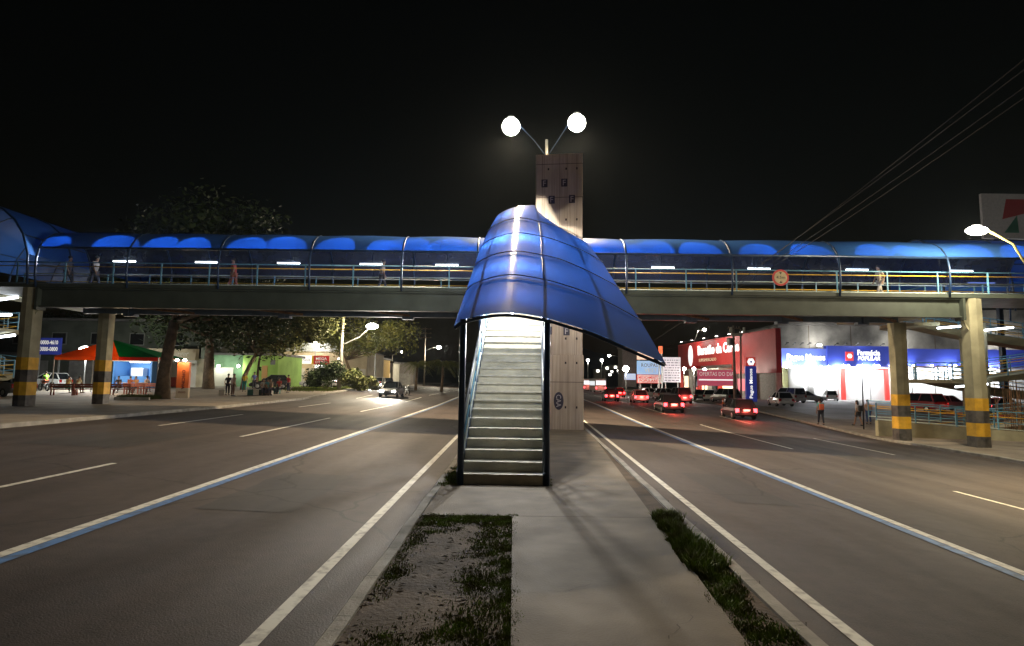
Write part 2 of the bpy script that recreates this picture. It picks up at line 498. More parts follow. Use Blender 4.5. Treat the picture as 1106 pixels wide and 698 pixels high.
line('lane_line_right', WHITE_L, lambda Y: 5.88 + .042 * Y, .16, -10, 190)
line('bus_lane_line_right', BLUE_L, lambda Y: 5.70 + .042 * Y, .17, -10, 190)
line('dashes_right', WHITE_L, lambda Y: 9.9 + .04 * Y, .12, 1.5, 190, dash=(13, 9))
line('dashes_right_outer', WHITE_L, lambda Y: 14.0 + .045 * Y, .12, 8, 190, dash=(7, 9))
JN = mat('joint_soil', (.05, .04, .03), .95)
mb = MB()
for i, Y in enumerate([10.9, 16.5, 21]):
    a_ = (PL(Y) if Y < 8.7 else ML(Y) + .16); x = a_; pts_ = []
    while x < PR(Y): pts_.append((x, Y + random.uniform(-.01, .01))); x += .12
    for (q0, q1) in zip(pts_[:-1], pts_[1:]):
        mb.add([(q0[0], q0[1] - .006, .004), (q1[0], q1[1] - .006, .004), (q1[0], q1[1] + .006, .004), (q0[0], q0[1] + .006, .004)], [(0, 1, 2, 3)])
def crack(x, y, n, dx, dy):
    for i in range(n):
        x2, y2 = x + dx + random.uniform(-.05, .05), y + dy + random.uniform(-.05, .05); w_ = random.uniform(.002, .006)
        if PL(y) + .02 < x < PR(y) - .02: mb.add([(x - w_, y, .0042), (x + w_, y + w_, .0042), (x2 + w_, y2 + w_, .0042), (x2 - w_, y2, .0042)], [(0, 1, 2, 3)])
        x, y = x2, y2
crack(.1, 5.6, 16, .07, .03); crack(1.2, 4.7, 9, .03, .06); crack(-1.1, 9.6, 14, .09, .02); crack(1.9, 10.5, 14, -.06, .07)
mb.build('path_joints', JN, kind='structure')
mb = MB()
for f_, w_ in ((ML, .14), (MR, -.14)):
    Y = 1.0
    while Y < 30:
        x = f_(Y); mb.add([(x - .003 * (1 if w_ > 0 else -1), Y, -.1), (x - .003 * (1 if w_ > 0 else -1), Y + .014, -.1), (x - .003 * (1 if w_ > 0 else -1), Y + .014, .02), (x - .003 * (1 if w_ > 0 else -1), Y, .02)], [(0, 1, 2, 3)])
        mb.add([(x, Y, .0265), (x + w_, Y, .0265), (x + w_, Y + .014, .0265), (x, Y + .014, .0265)], [(0, 1, 2, 3)]); Y += 1.0
mb.build('kerb_joints', JN, kind='structure')
PATCH = mat_asphalt('asphalt_patch', (.040, .034, .032), (.020, .017, .016))
for k, (x0_, x1_, y0_, y1_) in enumerate([(-4.6, -3.2, 9.0, 12.5), (-12.2, -9.6, 15, 19), (4.0, 5.2, 11, 14.5), (11.5, 13.0, 19, 26), (-7.6, -6.4, 22, 27)]):
    mb = MB(); rows = []; n_ = 8
    for i in range(n_ + 1):
        Y = y0_ + (y1_ - y0_) * i / n_; e_ = random.uniform(-.04, .04)
        rows.append([gp(x0_ + e_ + (x1_ - x0_) * j / 3, Y, .004) for j in range(4)])
    mb.strip(rows).build('road_patch', PATCH, kind='structure')
def manhole(label, x, y):
    z = zg(x, y); t = thing('manhole_cover', label, 'manhole cover', (x, y, z))
    MB().lathe([(.36, .0), (.36, .009)], 28).build('ring', mat('iron', (.05, .045, .04), .6, metal=.5), t)
    q = MB(); q.lathe([(.30, .01), (.30, .014)], 28)
    for i in range(-3, 4): q.box((-.25 + abs(i) * .03, i * .075 - .012, .0145), (.25 - abs(i) * .03, i * .075 + .012, .018))
    q.build('lid', MATS['iron'], t)
# car park on the right
mb = MB(); rows = []
for Y in [46 + 2 * i for i in range(26)]:
    rows.append([gp(KR(Y) + 3.0 + (60) * i / 6, Y, .136) for i in range(7)])
mb.strip(rows).build('car_park', LOT, kind='structure')
# hills far away
HILL = mat('hill', (.03, .035, .02), .95, var=.4, scale=.05)
mb = MB(); rows = []
for j in range(9):
    y = 330 + j * 45
    rows.append([(x, y, -1 + (j / 8) ** .8 * (26 + 12 * math.sin(x * .011 + 1) + 7 * math.sin(x * .031) + 3 * math.sin(x * .09 + j))) for x in range(-700, 701, 25)])
mb.strip(rows).build('hills', HILL, kind='structure', smooth=True)

# grass on the median (one mass nobody could count)
def grass(name, spots, label=None, hmin=.05, hmax=.16):
    mb = MB()
    for (x, y, rx, ry, n, hm) in spots:
        for _ in range(n):
            a = random.uniform(0, 2 * PI); q = random.random() ** .6
            bx, by = x + rx * q * math.cos(a), y + ry * q * math.sin(a)
            h = random.uniform(.4, 1) * hm; w = random.uniform(.004, .009); t = random.uniform(0, PI)
            lx, ly = random.gauss(0, .35) * h, random.gauss(0, .35) * h
            dx, dy = math.cos(t) * w, math.sin(t) * w
            z0 = -.03
            mb.add([(bx - dx, by - dy, z0), (bx + dx, by + dy, z0), (bx + dx * .7 + lx * .4, by + dy * .7 + ly * .4, z0 + h * .6),
                    (bx - dx * .7 + lx * .4, by - dy * .7 + ly * .4, z0 + h * .6), (bx + lx, by + ly, z0 + h)], [(0, 1, 2, 3), (3, 2, 4)])
    o = mb.build(name, GRASS, fix=False, kind='stuff')
    o['label'] = label or 'patchy grass and weeds on the soil of the median'; o['category'] = 'grass'
    return o
sp = []
for i in range(70):    # right clump: thick weeds against the path edge
    Y = random.uniform(6.3, 8.9)
    sp.append((min(PR(Y) + abs(random.gauss(0, .13)) + .03, MR(Y) - .17), Y, .10, .18, 210, random.uniform(.08, .20)))
for i in range(60):    # thinner low weeds towards the viewer
    Y = random.uniform(3.8, 6.4)
    sp.append((random.uniform(PR(Y) + .0, MR(Y) - .2), Y, .10, .2, 110, random.uniform(.03, .07)))
for i in range(110):    # left strip: worn lawn close to the path, bare soil towards the kerb
    Y = random.uniform(3.2, 8.7); x = -.03 - abs(random.gauss(0, .30))
    sp.append((x, Y, .16, .25, 130, random.uniform(.02, .045)))
for i in range(60): sp.append((random.uniform(-1.2, -.1), random.uniform(3.0, 4.9), .2, .25, 120, random.uniform(.02, .04)))
for i in range(40): sp.append((-1.23 + abs(random.gauss(0, .1)), random.uniform(5.5, 8.7), .09, .3, 60, .035))
for i in range(60): sp.append((random.uniform(-1.2, 0), 8.72 - abs(random.gauss(0, .25)), .14, .12, 120, .05))
for i in range(40): sp.append((.0 + random.uniform(-.05, .06), random.uniform(3.5, 8.7), .07, .2, 90, .045))
for i in range(24): sp.append((random.uniform(-1.2, .05), 8.8 + random.uniform(-.05, .06), .09, .07, 70, .05))
for i in range(16): sp.append((random.uniform(-1.22, -1.0), random.uniform(10.8, 13.5), .12, .2, 170, .10))
for i in range(10): sp.append((random.uniform(.68, .8), random.uniform(11.2, 13.0), .06, .2, 60, .06))
grass('grass', sp)
# dead leaves and litter on the soil
mb = MB()
for i in range(160):
    x, y = random.uniform(-1.25, -.1), random.uniform(4.2, 8.8); a = random.uniform(0, PI); l = random.uniform(.015, .05)
    c, s_ = math.cos(a) * l, math.sin(a) * l; z = .0
    mb.add([(x - c, y - s_, z), (x + s_ * .4, y - c * .4, z + .012), (x + c, y + s_, z), (x - s_ * .4, y + c * .4, z + .006)], [(0, 1, 2, 3)])
o = mb.build('dead_leaves', mat('dead_leaf', (.10, .07, .04), .9, color2=(.03, .025, .02), scale=7), kind='stuff')
o['label'] = 'dead leaves and scraps on the bare soil of the median'; o['category'] = 'leaves'

# added haze: very thin and even, put in to give the lamps a halo
HZ = bpy.data.materials.new('halo_haze'); HZ.use_nodes = True
nt_ = HZ.node_tree; nt_.nodes.clear(); ho_ = nt_.nodes.new('ShaderNodeOutputMaterial'); hv_ = nt_.nodes.new('ShaderNodeVolumePrincipled')
hv_.inputs['Color'].default_value = (.72, .85, 1, 1); hv_.inputs['Density'].default_value = .00007; hv_.inputs['Anisotropy'].default_value = .75
nt_.links.new(hv_.outputs[0], ho_.inputs['Volume'])
hb_ = MB(); hb_.box((-950, -350, -2.4), (950, 1250, 110)); o = hb_.build('haze', HZ, kind='stuff')
o['label'] = 'thin haze added to give the street lamps a faint halo'; o['category'] = 'haze'

# ================================================================== FOOTBRIDGE
YF, YB = 29.0, 32.2
br = thing('footbridge', 'long steel footbridge with blue arched polycarbonate roof crossing both roads', 'footbridge', (0, YF, 0))
XL, XR = -23.4, 21.7
def dz(x): return -.0  # level deck
def ibeam(mb, x0, x1, y, z0, z1, w=.36, fl=.07):
    mb.box((x0, y - w / 2, z0), (x1, y + w / 2, z0 + fl)); mb.box((x0, y - w / 2, z1 - fl), (x1, y + w / 2, z1))
    mb.box((x0, y - .03, z0 + fl), (x1, y + .03, z1 - fl))
mb = MB(); ibeam(mb, XL, XR, 0, 5.24, 6.18)
mb.build('front_beam', STEEL_G, br)
mb = MB(); mb.box((XL + .4, YB - YF - .15, 5.28), (XR - 1.0, YB - YF + .15, 5.62)); mb.build('rear_beam', STEEL_B, br, bevel=.02)
for x in [-20.5, -12.2, -5.6, -1, 5, 9.6, 14.5, 18.8]:
    mb = MB(); mb.box((x - .3, YB - YF - .2, 5.16), (x + .3, YB - YF + .2, 5.27)); mb.box((x - .05, YB - YF - .28, 5.2), (x + .05, YB - YF - .16, 5.75))
    mb.build('beam_bracket', STEEL_B, br)
mb = MB(); mb.box((XL - 3.5, -.25, 6.19), (XR + 6.5, YB - YF + .25, 6.36)); mb.build('deck', STEEL_G, br)
for i, x in enumerate([-20, -14.2, -8.5, -2.5, 3.3, 7.5, 12.5, 17.5]):
    MB().bar((x, .15, 5.45), (x + 3.0, YB - YF - .2, 5.35), .12, .12).build('cross_brace', RUST, br)
# ribs and roof
prof = [(-.26, 6.2), (-.36, 6.9), (-.36, 7.6), (-.24, 8.14), (.1, 8.62), (.6, 8.98), (1.2, 9.2), (1.8, 9.22), (2.4, 9.05), (2.95, 8.65), (3.3, 8.1), (3.45, 7.45), (3.47, 6.8), (3.4, 6.2)]
RX = [-23.0, -18.6, -14.2, -9.8, -5.35, -1.7, 1.9, 5.5, 10.6, 15.8, 21.1, 27.0]
for x in RX:
    MB().tube([(x, p[0], p[1]) for p in prof], .05, 8).build('roof_rib', STEEL_D, br, smooth=True)
for x in [(RX[i] + RX[i + 1]) / 2 for i in range(len(RX) - 1)]:
    MB().tube([(x, p[0], p[1]) for p in prof[3:12]], .025, 6).build('roof_batten', STEEL_D, br, smooth=True)
for k, (i, r_) in enumerate([(3, .06), (7, .04), (11, .04)]):
    MB().tube([(-23.0, prof[i][0], prof[i][1]), (27.0, prof[i][0], prof[i][1])], r_, 8).build('roof_purlin', STEEL_D, br, smooth=True)
def cr(p, q, r_, s, t):
    return .5 * ((2 * q) + (-p + r_) * t + (2 * p - 5 * q + 4 * r_ - s) * t * t + (-p + 3 * q - 3 * r_ + s) * t ** 3)
def spline(pts, k):
    pts = [Vector(p) for p in pts]; out = []
    for i in range(len(pts) - 1):
        p, q, r_, s = pts[max(i - 1, 0)], pts[i], pts[i + 1], pts[min(i + 2, len(pts) - 1)]
        for j in range(k): out.append(cr(p, q, r_, s, j / k))
    out.append(pts[-1]); return out
for i in range(len(RX) - 1):
    x0, x1 = RX[i] + .01, RX[i + 1] - .01; rows = []
    for j in range(9):
        x = x0 + (x1 - x0) * j / 8; b = .05 * math.sin(PI * j / 8)
        c = spline([(x, p[0], p[1] + b) for p in prof[3:12]], 2)
        rows.append(c)
    MB().strip([c[:8] for c in rows]).build('roof_panel', POLY, br, smooth=True, solid=.012)
    MB().strip([c[7:] for c in rows]).build('rear_panel', POLY3, br, smooth=True, solid=.012)
# lights under the roof
for i in range(len(RX) - 1):
    xm = (RX[i] + RX[i + 1]) / 2
    f = MB(); f.box((xm - .62, 2.72, 8.12), (xm + .62, 2.86, 8.17)); fo = f.build('light_fitting', GALV, br)
    MB().tube([(xm - .6, 2.79, 8.08), (xm + .6, 2.79, 8.08)], .028, 8).build('tube_light', E_TUBE, fo)
    rg_ = random.Random(i * 5 + 2)
    for k_ in range(2):  # bare spots added by each tube, aimed to throw scalloped patches on the roof
        light(br, (xm + (k_ - .5) * .9, 2.5, 8.0), 2300, (.84, .94, 1), .025, 'SPOT', 'tube_glow', aim=(xm + (k_ * 2 - 1) * rg_.uniform(.3, 1.7), rg_.uniform(-.3, -.1), rg_.uniform(8.1, 8.35)), spot=rg_.uniform(36, 50), blend=rg_.uniform(.1, .3))
    light(br, (xm, 1.6, 8.0), 5, (.75, .88, 1), .15, name='tube_glow')
# railings
def railing(parent, p0, p1, h=1.08, step=2.4, post_m=RAIL_B, extra=True, rr=.028, rails=None):
    p0, p1 = Vector(p0), Vector(p1); L = (p1 - p0).length; n = max(1, round(L / step)); up = Vector((0, 0, 1))
    for i in range(n + 1):
        q = p0.lerp(p1, i / n); MB().bar(q, q + up * h, .055).build('railing_post', post_m, parent)
    for (f, m, r_) in (rails or [(1.0, RAIL_B, .032), (.70, RAIL_Y, .028), (.40, RAIL_B, .022), (.06, RAIL_C, .032)]):
        MB().tube([p0 + up * h * f, p1 + up * h * f], r_, 6).build('rail', m, parent, smooth=True)
for (a, b) in ((XL - 3, -.75), (1.1, XR + 6.3)):
    railing(br, (a, -.1, 6.36), (b, -.1, 6.36), rails=[(1.0, RAIL_B, .03), (.82, RAIL_Y, .026), (.38, STEEL_B, .02), (.05, RAIL_C, .03)])
railing(br, (XL - 3, YB - YF, 6.36), (XR + 6, YB - YF, 6.36), step=2.27, rails=[(1.0, RAIL_C, .035), (.62, RAIL_Y, .03), (.1, RAIL_C, .04)])
# concrete pillars
def pillar(x, y, z0, z1, w, d, rz=0, ys=1.0, taper=.0):
    b = MB()
    def ring(z, q): return [(x - w / 2 * q, y - d / 2 * q, z), (x, y - d / 2 * q - .06, z), (x + w / 2 * q, y - d / 2 * q, z), (x + w / 2 * q, y + d / 2 * q, z), (x - w / 2 * q, y + d / 2 * q, z)]
    b.loft([ring(z0, 1), ring(z1, 1 - taper)])
    o = b.build('pillar', PILLAR, br, bevel=.015)
    hb = [(0, .62, BLK), (.62, 1.25, YEL), (1.25, 1.83, BLK), (1.83, 2.42, YEL)]
    for a, c, m in hb:
        q = MB(); e = 1.012
        q.loft([ring(z0 + a, e), ring(z0 + c, e)]); q.build('painted_band', m, o)
    return o
pR1 = pillar(22.35, .1, -1.05, 6.18, .66, .62, taper=.04)
pR2 = pillar(20.75, 3.3, -.95, 5.3, .66, .55)
pL1 = pillar(-23.35, .1, .38, 6.18, .60, .62)
pL2 = pillar(-21.85, 3.3, .38, 5.3, .58, .50)
for x, s in ((21.75, -1), (-22.9, 1)):
    MB().bar((x, 0, 5.22), (x - s * .0 + (.35 if s < 0 else -.35), -.1, 4.55), .07).build('knee_brace', PILLAR, br)
    m_ = MB(); m_.box((x - .06, -.3, 5.1), (x + .06, .3, 6.15)); m_.build('end_plate', STEEL_G, br)
# round height limit sign hung on the railing
sg = thing('round_sign', 'round red rimmed height limit sign hung on the bridge railing over the right road', 'road sign', at(843, 300, YF - .32))
MB().lathe([(.40, -.012), (.40, .012)], 32, axis='y').build('rim', mat('sign_red', (.55, .03, .03), .4), sg)
MB().lathe([(.305, -.02), (.305, -.0135)], 32, axis='y').build('face', mat('sign_face', (.62, .50, .30), .5, var=.3, scale=5), sg)
tx = text('lettering', '4,5m', mat('sign_black', (.02, .02, .02), .5), sg, (0, -.024, 0), .42, .16, ext=.004)
MB().prism([(-.07, .26), (.07, .26), (0, .16)], -.026, -.021, 'xz').build('arrow', MATS['sign_black'], sg)
MB().prism([(-.07, -.26), (.07, -.26), (0, -.16)], -.026, -.021, 'xz').build('arrow', MATS['sign_black'], sg)

# ================================================================== STAIRCASE
stc = thing('staircase', 'straight concrete staircase rising from the median under a drooping blue roof', 'staircase', (-.16, 11.4, 0), -math.atan(.038))
RIS, RUN, NS, HW = .187, .318, 34, .76
st = MB(); prof_s = [(0, -.1)]
for i in range(NS):
    prof_s += [(i * RUN, i * RIS - (.1 if i == 0 else 0) * 0), (i * RUN, (i + 1) * RIS)]
pts = [(0, -.1)]
for i in range(NS): pts += [(i * RUN, (i + 1) * RIS), ((i + 1) * RUN, (i + 1) * RIS)]
top = pts[-1]
v = []; f = []
for k, x in enumerate((-HW, HW)):
    for (y, z) in pts: v.append((x, y, z))
n = len(pts)
for i in range(n - 1): f.append((i, i + 1, i + 1 + n, i + n))
st.add(v, f)
# sides and soffit
for i in range(NS):
    y0, y1 = i * RUN, (i + 1) * RUN; zt = (i + 1) * RIS; zb0 = max(-.1, i * RIS - .30); zb1 = max(-.1, (i + 1) * RIS - .30)
    for x in (-HW, HW): st.add([(x, y0, zb0), (x, y1, zb1), (x, y1, zt), (x, y0, zt)], [(0, 1, 2, 3)])
    st.add([(-HW, y0, zb0), (HW, y0, zb0), (HW, y1, zb1), (-HW, y1, zb1)], [(0, 1, 2, 3)])
st.build('steps', STEP, stc)
ns = MB()
for i in range(NS): ns.box((-HW - .0, i * RUN - .035, (i + 1) * RIS - .032), (HW, i * RUN + .01, (i + 1) * RIS + .004))
ns.build('step_nosing', mat('nosing', (.55, .52, .43), .6, var=.3, scale=8), stc)
ld = MB(); ld.box((-HW - .1, NS * RUN + .002, NS * RIS - .22), (HW - .02, 17.5, NS * RIS - .02)); ld.build('landing', STEP, stc)
for s in (-1, 1):
    MB().bar((s * (HW + .045), -.02, .08), (s * (HW + .045), NS * RUN, NS * RIS + .08), .06, .34).build('stringer', STEEL_D if s > 0 else STEEL_B, stc)
    x = s * (HW + .02)
    for (h, m, r_) in ((1.0, RAIL_B, .03), (.78, RAIL_C, .02), (.55, RAIL_B, .02), (.3, RAIL_C, .02)):
        MB().tube([(x, .15, h + .1), (x, NS * RUN, NS * RIS + h), (x, NS * RUN + 6, NS * RIS + h)], r_, 6).build('handrail', m if h < 1 else GALV, stc, smooth=True)
    for i in range(0, NS + 1, 4): MB().bar((x, i * RUN + .15, i * RIS), (x, i * RUN + .15, i * RIS + 1.08), .045).build('railing_post', STEEL_B, stc)
# roof posts stand on the ground beside the steps
for (px, Y, yt) in ((497, 11.35, 345), (590, 11.35, 346)):
    p = at(px, yt, Y); b = at(px, 523, Y)
    q = thing('x', 'x', 'x'); bpy.data.objects.remove(q)
    MB().tube([(b.x, Y, -.03), (b.x, Y, p.z)], .062, 12).build('roof_post', STEEL_D, stc, smooth=True).matrix_parent_inverse = (Matrix.Translation(stc.location) @ stc.rotation_euler.to_matrix().to_4x4()).inverted()
INV = (Matrix.Translation(stc.location) @ stc.rotation_euler.to_matrix().to_4x4()).inverted()
def wchild(o): o.matrix_parent_inverse = INV; return o
for (X, Y, zt) in ((-.86, 16.4, 5.1), (1.0, 16.4, 5.2), (-.7, 21.3, 7.2), (1.15, 21.3, 7.3)):
    wchild(MB().tube([(X, Y, -.02), (X, Y, zt)], .055, 10).build('roof_post', STEEL_D, stc, smooth=True))
# roof: rows run across the stairs, from the low front rim up to the bridge
ROWS = [
    (11.3, [(491, 352), (500, 346), (525, 339.5), (553, 338), (587, 343), (612, 350), (640, 359), (675, 374), (718, 392)]),
    (14.0, [(503, 317), (511, 310), (533, 302), (556, 299.5), (587, 304.5), (608, 310), (634, 319), (662, 332), (693, 349)]),
    (16.6, [(512, 290), (519, 284), (536, 276.5), (558, 273.5), (585, 277.5), (604, 282), (624, 290), (645, 300), (669, 313)]),
    (19.2, [(519, 269), (526, 263), (541, 256.5), (560, 253.5), (584, 257), (599, 261), (615, 267), (632, 274), (651, 285)]),
    (21.8, [(527, 251), (533, 246), (546, 240), (562, 237), (582, 241), (594, 244), (606, 248), (619, 254), (634, 263)]),
    (24.3, [(536, 235), (540, 231), (550, 226), (563, 223), (577, 222), (579, 226), (582, 230), (586, 236), (591, 242)]),
]
G = [[at(px, py, Y) for (px, py) in r_] for (Y, r_) in ROWS]
G2 = [spline(r_, 4) for r_ in G]
cols_ = [[G2[i][j].lerp(G2[min(i + 1, len(G2) - 1)][j], k / 4) for i in range(len(G2) - 1) for k in range(4)] + [G2[-1][j]] for j in range(len(G2[0]))]
NR = len(cols_[0])
split = 4 * 4
for (j0, j1, nm, mt) in ((0, split, 'vault_panel', POLY2), (split, len(cols_) - 1, 'wing_panel', POLY2)):
    for k in range(5):
        rows = [[cols_[j][i] + Vector((0, 0, .0)) for j in range(j0, j1 + 1)] for i in range(k * 4, k * 4 + 5)]
        # each sheet overlaps the next one like a roof tile
        lift = lambda i: Vector((0, 0, .0))
        rows = [[p + lift(i) for p in r_] for i, r_ in enumerate(rows)]
        wchild(MB().strip(rows).build(nm, mt, stc, smooth=True, solid=.012))
for i in range(0, NR, 4):
    wchild(MB().tube([c[i] + Vector((0, 0, -.05)) for c in cols_], .032, 6).build('roof_rib', STEEL_D, stc, smooth=True))
for j in (0, 6, split, 26, len(cols_) - 1):
    wchild(MB().tube([p + Vector((0, 0, -.03)) for p in cols_[j]], .024, 6).build('roof_edge_bar', STEEL_D, stc, smooth=True))
# seam strips on top of the sheets
for i in (4, 8, 12, 16):
    wchild(MB().tube([c[i] + Vector((0, -.01, .06)) for c in cols_], .014, 6).build('seam_strip', GALV, stc, smooth=True))
wchild(MB().tube([p + Vector((0, 0, .05)) for p in cols_[split]][4:17], .012, 6).build('seam_strip', STEEL_D, stc, smooth=True))
for (Y, z, pw) in ((12.7, 3.3, 130), (15.4, 4.45, 800), (19.2, 6.1, 2200), (23.5, 8.3, 700)):
    q = wchild(MB().tube([(.0, Y - .5, z), (.02, Y + .5, z + .4)], .035, 8).build('tube_light', E_TUBE, stc))
    light(stc, (0, 0, 0), pw, (1, .97, .90), .12, name='tube_glow').location = INV @ Vector((.02, Y, z - .12))

for (X, Y, z, pw) in ((1.7, 17.6, 4.5, 150), (1.9, 21.4, 6.2, 420)):  # extra tubes added under the wing to brighten the tower front
    wchild(MB().tube([(X - .1, Y - .5, z), (X + .1, Y + .5, z + .3)], .03, 8).build('tube_light', E_TUBE, stc))
    light(stc, (0, 0, 0), pw, (1, .93, .84), .12, name='tube_glow').location = INV @ Vector((X, Y, z - .15))

# ================================================================== LIFT TOWER
tw = thing('concrete_tower', 'tall board marked concrete lift tower standing beside the stairs', 'tower', (2.04, 25.7, 0), R(-7))
w = .98
tb = MB(); tb.box((-w, -w, -.05), (w, w, 11.55)); tb.build('shaft', BOARD, tw, bevel=.02)
JD = mat('joint_dark', (.10, .07, .05), .9)
PLQ = mat('plaque_dark', (.035, .028, .045), .5)
PLW = mat('plaque_letter', (.45, .40, .38), .6)
j = MB()
for z in (1.9, 3.0, 4.35, 5.9, 7.7, 9.65, 11.1):
    j.box((-w - .004, -w - .006, z), (w + .006, -w + .01, z + .022)); j.box((w - .01, -w + .011, z), (w + .006, w - .02, z + .022))
for x in (-.72, w - .24):
    j.box((x, -w - .005, 0), (x + .016, -w + .008, 11.5))
j.build('panel_joint', JD, tw)
b2 = MB(); b2.box((-w - .05, -w - .05, -.02), (w + .05, w + .05, 3.02)); b2.build('plinth_casing', BOARD, tw, bevel=.02)
j = MB(); j.box((-w - .055, -w - .056, 1.9), (w + .055, -w - .045, 1.925)); j.box((w + .045, -w - .04, 1.9), (w + .056, w, 1.925)); j.build('plinth_joint', JD, tw)
random.seed(3)
def plaque(u, z, side=0, s=1.0, ltr='F'):
    ww, hh = .13 * s, .17 * s
    m_ = MB()
    if side == 0: m_.box((u - ww, -w - .018, z - hh), (u + ww, -w - .0065, z + hh)); c = (u, -w - .022, z); rt = (PI / 2, 0, 0)
    else: m_.box((w + .0065, u - ww * .8, z - hh), (w + .018, u + ww * .8, z + hh)); c = (w + .022, u, z); rt = (PI / 2, 0, PI / 2)
    o_ = m_.build('plaque', PLQ, tw)
    text('lettering', ltr, PLW, tw, c, .12 * s, .24 * s, rot=rt, ext=.003)
for (px, py) in ((588, 197.5), (611, 197.5), (596.5, 215.5), (620, 215.5)):
    u = (px - 605.5) / 22.6 * 1.0
    plaque(u * .82 + .02, at(px, py, 24.7).z)
for z in (9.7, 5.2, 7.0): plaque(-w + .35, z, 1)
for (px, py) in ((593, 357), (616, 358)): plaque((px - 605.5) / 26 * .82, at(px, py, 24.7).z)
for (px, py) in ((591, 268), (612, 270), (603, 300)): plaque((px - 605.5) / 26 * .82, at(px, py, 24.7).z)
h = MB()
for z in (10.9, 8.7, 8.0, 6.6, 5.0, 3.7, 2.7, .9):
    for u in (-.45, .3, .75): h.box((u - .035, -w - (.012 if z > 3.02 else .06), z - .05), (u + .03, -w + .002, z + .04))
h.build('formwork_holes', mat('hole_dark', (.03, .02, .02), .9), tw)
ov = MB(); ov.add([(0.02 + .2 * math.cos(2 * PI * k / 28), -w - .062, 1.15 + .36 * math.sin(2 * PI * k / 28)) for k in range(28)] +
                  [(0.02 + .2 * math.cos(2 * PI * k / 28), -w - .052, 1.15 + .36 * math.sin(2 * PI * k / 28)) for k in range(28)],
                  [tuple(range(28)), tuple(range(55, 27, -1))] + [(k, (k + 1) % 28, (k + 1) % 28 + 28, k + 28) for k in range(28)])
ov.build('oval_plaque', PLQ, tw)
text('lettering', 'CAA', PLW, tw, (.02, -w - .066, 1.15), .5, .2, ext=.003, spin=-PI / 2)

# ================================================================== TWIN STREET LAMP
def lamp_head(parent, c, r=(.42, .26, .16), power=4000, color=(1, .88, .66), em=None, sr=.25, spot=None, drop=.25):
    if spot: light(parent, (c[0], c[1], c[2] - r[2] - drop), power, color, sr, 'SPOT', aim=(c[0] + .001, c[1] - spot[1], c[2] - 12), spot=spot[0], blend=.75); power = 0
    h_ = MB(); h_.ball((c[0], c[1], c[2] + r[2] * .95), (r[0] * .45, r[1] * .45, r[2] * .25), 14, 8); ho = h_.build('lamp_head', GALV, parent, smooth=True)
    l_ = MB(); l_.ball((c[0], c[1], c[2] - .05), r, 16, 10); l_.build('lamp_lens', em or E_LAMP, ho, smooth=True)
    if power: light(parent, (c[0], c[1], c[2] - r[2] - drop), power, color, sr)
pl_, pr_ = at(552, 136, 35.2), at(623, 132, 35.2)
tl = thing('twin_street_lamp', 'tall twin armed street lamp on the median glaring above the tower', 'street lamp', (2.0, 35.4, 0))
MB().tube([(0, 0, 0), (0, 0, 9), (-.02, 0, 16.6)], [.17, .13, .08], 12).build('pole', POLE, tl, smooth=True)
for p in (pl_, pr_):
    lp = p - Vector((2.0, 35.4, 0)); s = -1 if lp.x < 0 else 1
    MB().tube([(0, 0, 15.5), (lp.x * .35, lp.y, 16.45), (lp.x * .8, lp.y, lp.z + .12), (lp.x, lp.y, lp.z + .12)], .028, 8).build('lamp_arm', STEEL_D, tl, smooth=True)
    lamp_head(tl, (lp.x, lp.y, lp.z), (.54, .45, .54), 23000, (1, .77, .49), emis('main_lamp_lens', (1, .97, .86), 45), .25, drop=.1, spot=(138, 2.2))  # glowing globe made oversized to stand in for the lamp's glare

# right road-side lamp
p = at(1055, 248, 26.5)
rl2 = thing('street_lamp', 'roadside lamp over the right road just outside the picture', 'street lamp', (23, 11.5, -.85))
MB().tube([(0, 0, 0), (0, 0, 9.2)], [.13, .09], 10).build('pole', POLE, rl2, smooth=True)
MB().tube([(0, 0, 8.6), (-1.5, 0, 9.6), (-3.2, 0, 9.9)], .05, 8).build('lamp_arm', GALV, rl2, smooth=True)
rl = thing('street_lamp', 'single street lamp on a yellowish arm glowing before the right end of the bridge roof', 'street lamp', (p.x + 3.4, 27.2, -.92))
MB().tube([(0, 0, 0), (0, 0, 8.0)], [.13, .09], 10).build('pole', POLE, rl, smooth=True)
lp = p - rl.location
MB().tube([(0, 0, 7.2), (lp.x * .45, lp.y * .5, lp.z - .55), (lp.x + .35, lp.y, lp.z + .05)], .05, 8).build('lamp_arm', mat('arm_yellow', (.35, .30, .10), .5), rl, smooth=True)
lamp_head(rl, lp, (.5, .25, .2), 2600, (1, .88, .62))
lamp_head(rl2, (-3.2, 0, 9.75), (.5, .25, .2), 1900, (1, .78, .48)); light(rl2, (-3.4, 0, 9.4), 24000, (1, .80, .42), .2, 'SPOT', aim=(-4.5, .5, 0), spot=112, blend=.9)
# next lamp of the median row, behind the viewpoint
bl = thing('street_lamp', 'next street lamp of the median row, behind the viewpoint', 'street lamp', (.4, -17, 0))
MB().tube([(0, 0, 0), (0, 0, 13)], [.17, .09], 12).build('pole', POLE, bl, smooth=True)
MB().tube([(-2, 0, 13.2), (0, 0, 12.6), (2, 0, 13.2)], .04, 8).build('lamp_arm', GALV, bl, smooth=True)
for s in (-2, 2): lamp_head(bl, (s, 0, 13.1), (.4, .25, .15), 170, (1, .70, .48))

